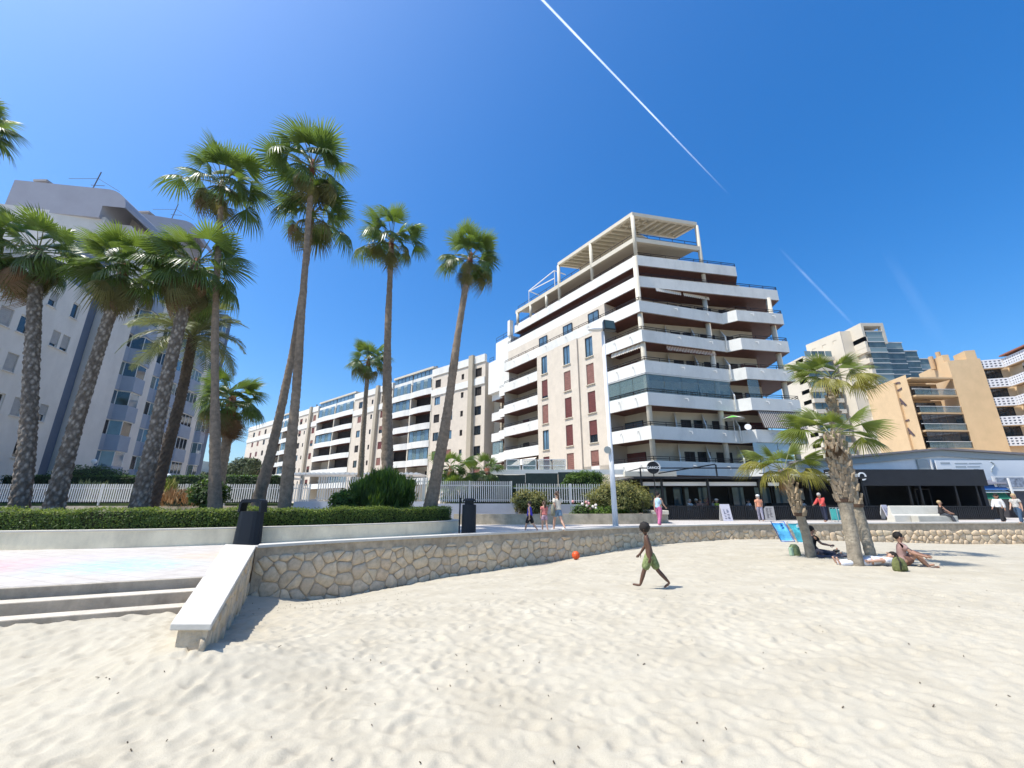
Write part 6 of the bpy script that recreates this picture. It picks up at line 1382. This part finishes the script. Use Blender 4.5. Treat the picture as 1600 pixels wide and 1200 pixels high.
        skinmesh('trousers' if bot_len == 'long' else 'shorts', *sub(ks, ee, 1.16, {'hipL':1.22,'hipR':1.22,'pel':1.08}), bottom, rt)
    if shoes:
        for s_ in 'LR': mb = MB(); mb.ball(W['ank'+s_].lerp(W['toe'+s_],.5), (.06*H,.06*H,.026*H), 10, 6); mb.build('shoe', shoes, rt, smooth=True)
    # hair as a lumpy cap, eyes, nose, fingers
    fw = Vector((ca,sa,0)); rg = Vector((sa,-ca,0)); hc = W['hd1'].lerp(W['hd2'],.35); hup = (W['hd2']-W['hd0']).normalized(); fwd = (F(J['hd1'].x, J['hd1'].y, J['hd1'].z) - W['hd1']) ; fwl = (fw - hup*fw.dot(hup)).normalized() if abs(fw.dot(hup)) < .95 else Vector((0,0,1))
    q = random.Random(int(H*1000)+len(label)); hk = {'afro': 1.32, 'short': 1.0, 'long': 1.05, 'tail': 1.02, 'bun': 1.0}[hstyle]; mb = MB(); c0 = hc - fwl*.014*H + hup*.012*H
    mb.ball((0,0,0), 1, 16, 10); vv = []
    for v in mb.v:
        v = Vector(v); l = 1+.05*math.sin(v.x*9+1)*math.sin(v.y*8)*math.sin(v.z*7) + (q.gauss(0,.03) if hstyle == 'afro' else 0); rr = Vector((.060,.066,.066))*H*hk*l
        vv.append(tuple(c0 + rg*v.x*rr.x + fwl*v.y*rr.y + hup*v.z*rr.z))
    mb.v = vv
    if hstyle in ('long','tail'):
        b = hc - fwl*.06*H; mb.tube([b+hup*.02*H, b-fwl*.02*H-hup*.06*H, b-fwl*.015*H-hup*.14*H, b-fwl*.0*H-hup*(.2 if hstyle == 'long' else .16)*H], [.03*H,.038*H if hstyle == 'long' else .022*H,.032*H if hstyle == 'long' else .018*H,.012*H], 8)
    if hstyle == 'bun': mb.ball(c0+hup*.055*H-fwl*.03*H, .028*H, 8, 6)
    mb.build('hair', hair, rt, smooth=True)
    if hat: mb = MB(); mb.ball(c0+hup*.03*H, (.07*H,.07*H,.045*H), 14, 8); b = hc+fwl*.06*H+hup*.035*H; mb.ball(b, (.05*H,.05*H,.010*H), 10, 5); mb.build('cap', hat, rt, smooth=True)
    for s_ in (-1,1):
        mb = MB(); mb.ball(W['hd1']+fwl*.058*H+rg*s_*.021*H+hup*.006*H, .0075*H, 8, 6); mb.build('eye', eye_m, rt, smooth=True)
        mb = MB(); mb.ball(W['hd1']+rg*s_*.060*H-hup*.004*H, (.012*H,.012*H,.018*H), 8, 6); mb.build('ear', skin, rt, smooth=True)
    mb = MB(); mb.tube([W['hd1']+fwl*.052*H+hup*.006*H, W['hd1']+fwl*.070*H-hup*.016*H], [.007*H,.011*H], 6); mb.build('nose', skin, rt, smooth=True)
    mb = MB(); mb.tube([W['hd1']+fwl*.055*H-hup*.036*H-rg*.016*H, W['hd1']+fwl*.060*H-hup*.036*H, W['hd1']+fwl*.055*H-hup*.036*H+rg*.016*H], .005*H, 5); mb.build('mouth', mat('lips', (.25,.10,.08), .5), rt)
    for s_, sg_ in (('L',-1),('R',1)):
        d = (W['han'+s_]-W['wri'+s_]).normalized(); sd_ = rg - d*rg.dot(d); sd_ = sd_.normalized() if sd_.length > .1 else Vector((0,0,1)); pn = d.cross(sd_); cur = fwl*.3
        mb = MB(); b = W['han'+s_] - d*.012*H
        for k, l in enumerate((.038,.045,.043,.034)):
            o = pn*(k-1.5)*.0105*H; p0 = b+o; p1 = p0+d*l*.55*H; p2 = p1+(d*.7+cur*.6).normalized()*l*.5*H; mb.tube([p0,p1,p2], [.0062*H,.0056*H,.0045*H], 5)
        p0 = W['wri'+s_]+d*.012*H+pn*.014*H; mb.tube([p0, p0+(d*.7+pn*.7)*.025*H, p0+(d*.95+pn*.55)*.045*H], [.008*H,.0065*H,.005*H], 5); mb.build('fingers', skin, rt, smooth=True)
    return rt, W
def figure(px, py): return onz(px, py, 0)
# child on the sand
p = onsand(1020,920)
green = mat('green_print', (.21,.25,.10), .9, 16, .6)
person('shirtless child in green shorts striding across the sand', p, 158, 1.36, legs=((25,5),(-24,18)), arms=((-16,18),(14,22)), lean=7, skin=skin_d, bottom=green, bot_len='knee', hair=hair_b, hstyle='afro', group='people on the sand', head=4)
# ball
c = onsand(900,874); mb = MB(); mb.ball((c.x,c.y,c.z+.145), .155, 24, 16)
bo = mb.build('ball', mat('ball_orange', (.72,.10,.02), .45, 6, .15), empty('beach_ball', c, 'bright orange ball lying on sand near the stone wall', 'ball'), smooth=True)
mb = MB()
for ax in (Vector((1,0,0)), Vector((0,.5,1)).normalized(), Vector((0,1,-.5)).normalized()):
    x_ = ax.orthogonal().normalized(); y_ = ax.cross(x_); mb.tube([Vector((c.x,c.y,c.z+.145))+(x_*math.cos(t)+y_*math.sin(t))*.155 for t in [i*math.pi/14 for i in range(29)]], .004, 5)
mb.build('seam', mat('ball_seam', (.45,.05,.015), .5), bo.parent)
# family walking
W_, J_ = person('woman in cream top and denim shorts carrying a shoulder bag', figure(872,830), 118, 1.66, legs=((18,8),(-20,22)), arms=((-12,18),(16,20)), top=cloth('cream_top', (.68,.61,.50)), bottom=cloth('denim', (.17,.26,.36), ns=25), hair=hair_br, hstyle='tail', shoes=mat('shoe_white', (.6,.6,.58), .6), skin=skin_l, top_len='short')
h = J_['hipL']; s_ = J_['shoR']; bg = empty('shoulder_bag', h+Vector((-.12,-.1,-.1)), 'olive-grey cloth bag hanging at the woman\'s left hip', 'bag'); bc = cloth('bag_olive', (.20,.20,.15)); mb = MB(); c = h+Vector((-.13,-.08,.06)); loft(mb, [[(c.x+.10*k*math.cos(a), c.y+.17*k*math.sin(a), c.z+z) for a in [i*math.pi/6 for i in range(12)]] for z, k in ((-.26,.7),(-.22,1),(0,.95),(.16,.6),(.22,.3))]); mb.build('pouch', bc, bg, smooth=True); mb = MB(); mb.tube([c+Vector((0,0,.2)), J_['che']+Vector((-.16,-.06,.0)), J_['shoL']+Vector((.05,0,.06))], .018, 6); mb.build('strap', bc, bg)
person('child in blue sleeveless shirt and black shorts walking ahead', figure(828,832), 160, 1.24, legs=((24,12),(-22,20)), arms=((-10,12),(14,14)), top=cloth('blue_vest', (.05,.04,.42), ns=20, na=.3), top_len='vest', bottom=cloth('black_shorts', (.015,.015,.017)), bot_len='knee', hair=hair_b, skin=skin_l)
person('small child in pink-red top and patterned shorts beside the woman', figure(851,831), 112, 1.22, legs=((10,6),(-12,12)), arms=((4,8),(8,12)), top=cloth('coral_top', (.55,.18,.16), ns=18, na=.35), bottom=cloth('lilac_shorts', (.45,.30,.36), ns=20, na=.5), hair=hair_br, hstyle='long', skin=skin_l)
# walkers by the cafe
person('woman in pale blue top and pink trousers walking past cafe', figure(1032,823), 40, 1.68, legs=((12,5),(-14,12)), arms=((-10,10),(22,30)), top=cloth('sky_top', (.42,.58,.70), ns=18, na=.3), top_len='vest', bottom=cloth('pink_trousers', (.50,.14,.27)), bot_len='long', hair=hair_b, hstyle='bun', skin=skin_l)
person('walker in white cap, orange top and checked trousers', figure(1190,815), 70, 1.60, legs=((8,4),(-10,8)), arms=((-4,14),(12,24)), top=cloth('orange_top', (.58,.25,.15), ns=14, na=.4), bottom=mat('check', (.25,.24,.30), .9, 24, .8), bot_len='long', hair=hair_g, hat=mat('cap_white', (.75,.74,.72), .8), skin=skin_l)
W_, J_ = person('grey-haired man in red jacket leaning over folding chairs', figure(1291,816), 200, 1.72, legs=((6,4),(-6,8)), arms=((30,30),(34,26)), lean=14, top=cloth('red_jacket', (.52,.07,.06)), top_len='long', bottom=cloth('navy_trousers', (.02,.025,.05)), bot_len='long', hair=hair_g, skin=skin_t, head=14)
# folding chairs by the man
c = figure(1316,816); fc = empty('folding_chair', c, 'teal folded beach chair standing beside the red-jacketed man', 'chair', 'beach chairs'); tl = mat('teal_fabric', (.05,.33,.33), .8, 10, .2); wt = mat('alu', (.6,.62,.63), .35, metal=.7)
for k in range(3):
    mb = MB(); x = c.x-.25+.2*k; mb.box(x-.02,x+.14,c.y-.05,c.y+.45,.12,.78); mb.build('fabric', tl if k != 1 else mat('white_fabric', (.6,.62,.62), .8), fc); mb = MB(); mb.tube([(x,c.y-.08,0),(x,c.y-.08,.85),(x,c.y+.5,.85),(x,c.y+.5,0)], .018, 6); mb.build('frame', wt, fc)
# bench sitter and right-hand walkers
person('blond person in dark vest sitting on the concrete bench end', Vector((BENCH.x+1.05, BENCH.y-.28, 0)), -28, 1.64, legs=((84,70),(80,66)), arms=((30,22),(34,18)), lean=4, zp=.50, top=cloth('black_vest', (.02,.018,.02)), top_len='vest', bottom=cloth('grey_trousers', (.06,.065,.075)), bot_len='long', hair=hair_bl, skin=skin_t, shoes=mat('shoe_grey', (.3,.33,.36), .7))
person('walker in white top and black trousers beside the stone pier', figure(1569,817), 195, 1.68, legs=((22,10),(-18,24)), arms=((-14,16),(14,20)), top=cloth('white_top', (.66,.65,.64)), top_len='long', bottom=cloth('black_trousers', (.018,.017,.018)), bot_len='long', hair=hair_b, hstyle='long', skin=skin_t)
person('fair-haired walker in grey top at right picture edge', figure(1597,818), 195, 1.66, legs=((18,10),(-16,20)), arms=((-10,16),(10,20)), top=cloth('pale_grey_top', (.45,.43,.40), ns=10, na=.3), bottom=cloth('jeans', (.05,.09,.15)), bot_len='long', hair=hair_bl, hstyle='long', skin=skin_l)
# people on the sand under the palms
p = onsand(1286,868)
person('person in black top sitting with legs stretched behind short palm', p+Vector((-.12,.35,0)), -6, 1.72, legs=((88,6),(84,12)), arms=((20,22),(38,40)), lean=10, zp=.13, top=cloth('black_tee', (.014,.014,.015)), bottom=cloth('dark_check', (.05,.05,.07), ns=30, na=.7), bot_len='long', hair=hair_b, skin=skin_t, group='people on the sand', shoes=mat('shoe_black', (.03,.03,.03), .7))
p = onsand(1430,886)
person('person in dusty pink top sitting with knees raised on sand', p+Vector((-.08,.25,0)), -38, 1.66, legs=((138,110),(128,96)), arms=((50,20),(44,30)), lean=4, zp=.10, top=cloth('dusty_pink', (.40,.25,.22), ns=10), bottom=cloth('brown_shorts', (.14,.07,.05)), hair=hair_b, skin=skin_t, group='people on the sand', head=-4, abd=10)
p = onsand(1366,884)
person('person in white clothes lying on back beside the palms', p+Vector((-.05,.1,0)), 172, 1.66, legs=((88,4),(90,8)), arms=((90,-6),(95,-10)), lean=-86, zp=.12, top=cloth('white_shirt', (.66,.66,.69)), bottom=cloth('white_trousers', (.62,.63,.68)), bot_len='long', hair=hair_b, skin=skin_l, group='people on the sand')
c = onsand(1406,892)+Vector((-.02,-.05,0)); bp_ = empty('backpack', c, 'olive camouflage backpack on sand beside seated person', 'bag'); mb = MB(); loft(mb, [[(c.x+.17*k*math.cos(a), c.y+.12*k*math.sin(a), c.z+z*.8) for a in [i*math.pi/8 for i in range(16)]] for z, k in ((-.02,.9),(.05,1.05),(.22,1.0),(.36,.75),(.42,.35))]); mb.build('pack', mat('camo', (.13,.14,.05), .9, 11, .5), bp_, smooth=True)
mb = MB(); mb.tube([c+Vector((-.1,-.1,.38)), c+Vector((-.14,-.2,.25)), c+Vector((-.12,-.16,.05))], .02, 6); mb.build('strap', mat('strap_dark', (.03,.03,.02), .9), bp_)
mb = MB(); mb.box(c.x-.08,c.x+.08,c.y-.15,c.y-.11,c.z+.04,c.z+.17); mb.build('pocket', MATS['camo'], bp_, bevel=.02)
c = onsand(1243,868); tb = empty('beach_bag', c, 'pale green and olive bag at foot of shortest sand palm', 'bag'); mb = MB(); loft(mb, [[(c.x+.17*k*math.cos(a), c.y+.13*k*math.sin(a), c.z+z) for a in [i*math.pi/6 for i in range(12)]] for z, k in ((-.02,.9),(.08,1.05),(.28,.9),(.36,.5))]); mb.build('pouch', mat('bag_green', (.25,.30,.14), .9, 8, .5), tb, smooth=True); mb = MB(); mb.box(c.x-.2,c.x-.11,c.y-.12,c.y+.02,c.z,c.z+.26); mb.build('side_towel', mat('mint_towel', (.40,.55,.38), .9), tb, bevel=.02)
# folded blue beach chairs leaning on the sea wall
def beach_chair(label, px0, px1, col1, col2, tilt):
    a = onsand(*px0); w = .62; rt = empty('beach_chair', a, label, 'chair', 'beach chairs'); d = Vector((1,-.05,0)).normalized(); u = (Vector((-.10,.30+tilt,.86))).normalized(); h = 1.0; n = d.cross(u)
    f1_ = mat('chair_'+label[:6], col1, .6, 9, .25); fr_ = mat('chairframe_'+label[:6], col2, .4)
    mb = MB(); mb.tube([a+d*0, a+u*h, a+u*h+d*w, a+d*w, a], .022, 8); mb.build('frame', fr_, rt, smooth=True)
    mb = MB(); N_ = 8
    for i in range(N_):
        for j in range(5):
            P4 = []
            for (ii, jj) in ((i,j),(i+1,j),(i+1,j+1),(i,j+1)): t = .06+.88*ii/N_; x = .04+(w-.08)*jj/5; P4.append(a+u*h*t+d*x-n*(.05*math.sin(math.pi*jj/5)+.03*math.sin(t*9)))
            mb.face(P4)
    mb.build('fabric', f1_, rt, smooth=True)
    mb = MB(); mb.tube([a+d*.05+u*.1-n*.06, a+d*.2+u*.62-n*.09], .018, 6); mb.tube([a+d*(w-.05)+u*.1-n*.06, a+d*(w-.12)+u*.7-n*.09], .018, 6); mb.build('arm_bar', fr_, rt); mb = MB(); mb.box(a.x+w*.42,a.x+w*.56,(a+u*.78).y-.09,(a+u*.78).y-.03,a.z+.66,a.z+.78); mb.build('clip', fr_, rt)
beach_chair('bright blue folded beach chair leaning against the sea wall', (1221,846), None, (.10,.42,.72), (.02,.14,.45), .1)
beach_chair('teal folded beach chair behind the shortest sand palm', (1247,848), None, (.06,.36,.42), (.55,.57,.58), .1)
# towel
c = onsand(1300,872); tw = MB()
for i in range(10):
    for j in range(5):
        tw.face([(c.x-.5+x*.16, c.y+.0+y*.14, sand_z(c.x-.5+x*.16, c.y+y*.14)+.018+.012*math.sin(x*1.3+y)) for x, y in ((i,j),(i+1,j),(i+1,j+1),(i,j+1))])
tag(tw.build('towel', mat('towel_dark', (.06,.06,.08), .95, 14, .6), None, smooth=True, loc=c), 'dark patterned towel spread beneath the black-topped sitter', 'towel')
# diners behind the low screen
q = random.Random(12)
for i, (px, Y, col, hr, ht, lab) in enumerate(((1077,30.4,(.62,.62,.62),hair_g,None,'diner in white top, leftmost at the cafe tables'),(1088,31.4,(.05,.05,.06),hair_g,MATS['cap_white'],'diner in dark top and pale hat at cafe'),(1094,30.3,(.42,.22,.17),hair_br,None,'diner in brown top, third along cafe tables'),(1102,31.3,(.5,.24,.16),hair_bl,None,'fair-haired diner in rust top at cafe'),(1113,30.5,(.55,.55,.54),hair_br,None,'diner in pale top left of the yellow-topped one'),(1119,30.0,(.52,.58,.06),hair_g,MATS['cap_white'],'diner in bright yellow top beside the menu stand'),(1172,30.3,(.60,.60,.66),hair_b,None,'diner in white shirt left of the capped walker'),(1253,30.6,(.55,.52,.5),hair_br,None,'diner in pale top behind the short sand palm'),(1340,31.2,(.4,.38,.42),hair_g,None,'diner in grey top inside the black pavilion'))):
    b = ony(px, 790, Y); person(lab, Vector((b.x,b.y,.06)), q.choice([170,10,-90,-60,-120]), 1.66, legs=((88,86),(86,84)), arms=((40,50),(46,44)), lean=6, zp=.55, top=cloth('diner_%d' % i, col), bottom=MATS['grey_trousers'], bot_len='long', hair=hr, hat=ht, skin=skin_l, group='diners at the cafe')
    cx, cy = b.x, b.y; ch = empty('cafe_chair', (cx,cy,.06), 'dark cafe chair under the ' + lab, 'chair', 'cafe chairs'); part('seat', black, ch, (cx-.22,cx+.22,cy-.22,cy+.22,.40,.44))
    for dx in (-.2,.17):
        for dy in (-.2,.17): part('leg', black, ch, (cx+dx,cx+dx+.03,cy+dy,cy+dy+.03,.06,.40))
    part('backrest', black, ch, (cx-.22,cx+.22,cy+.22,cy+.25,.5,.88))
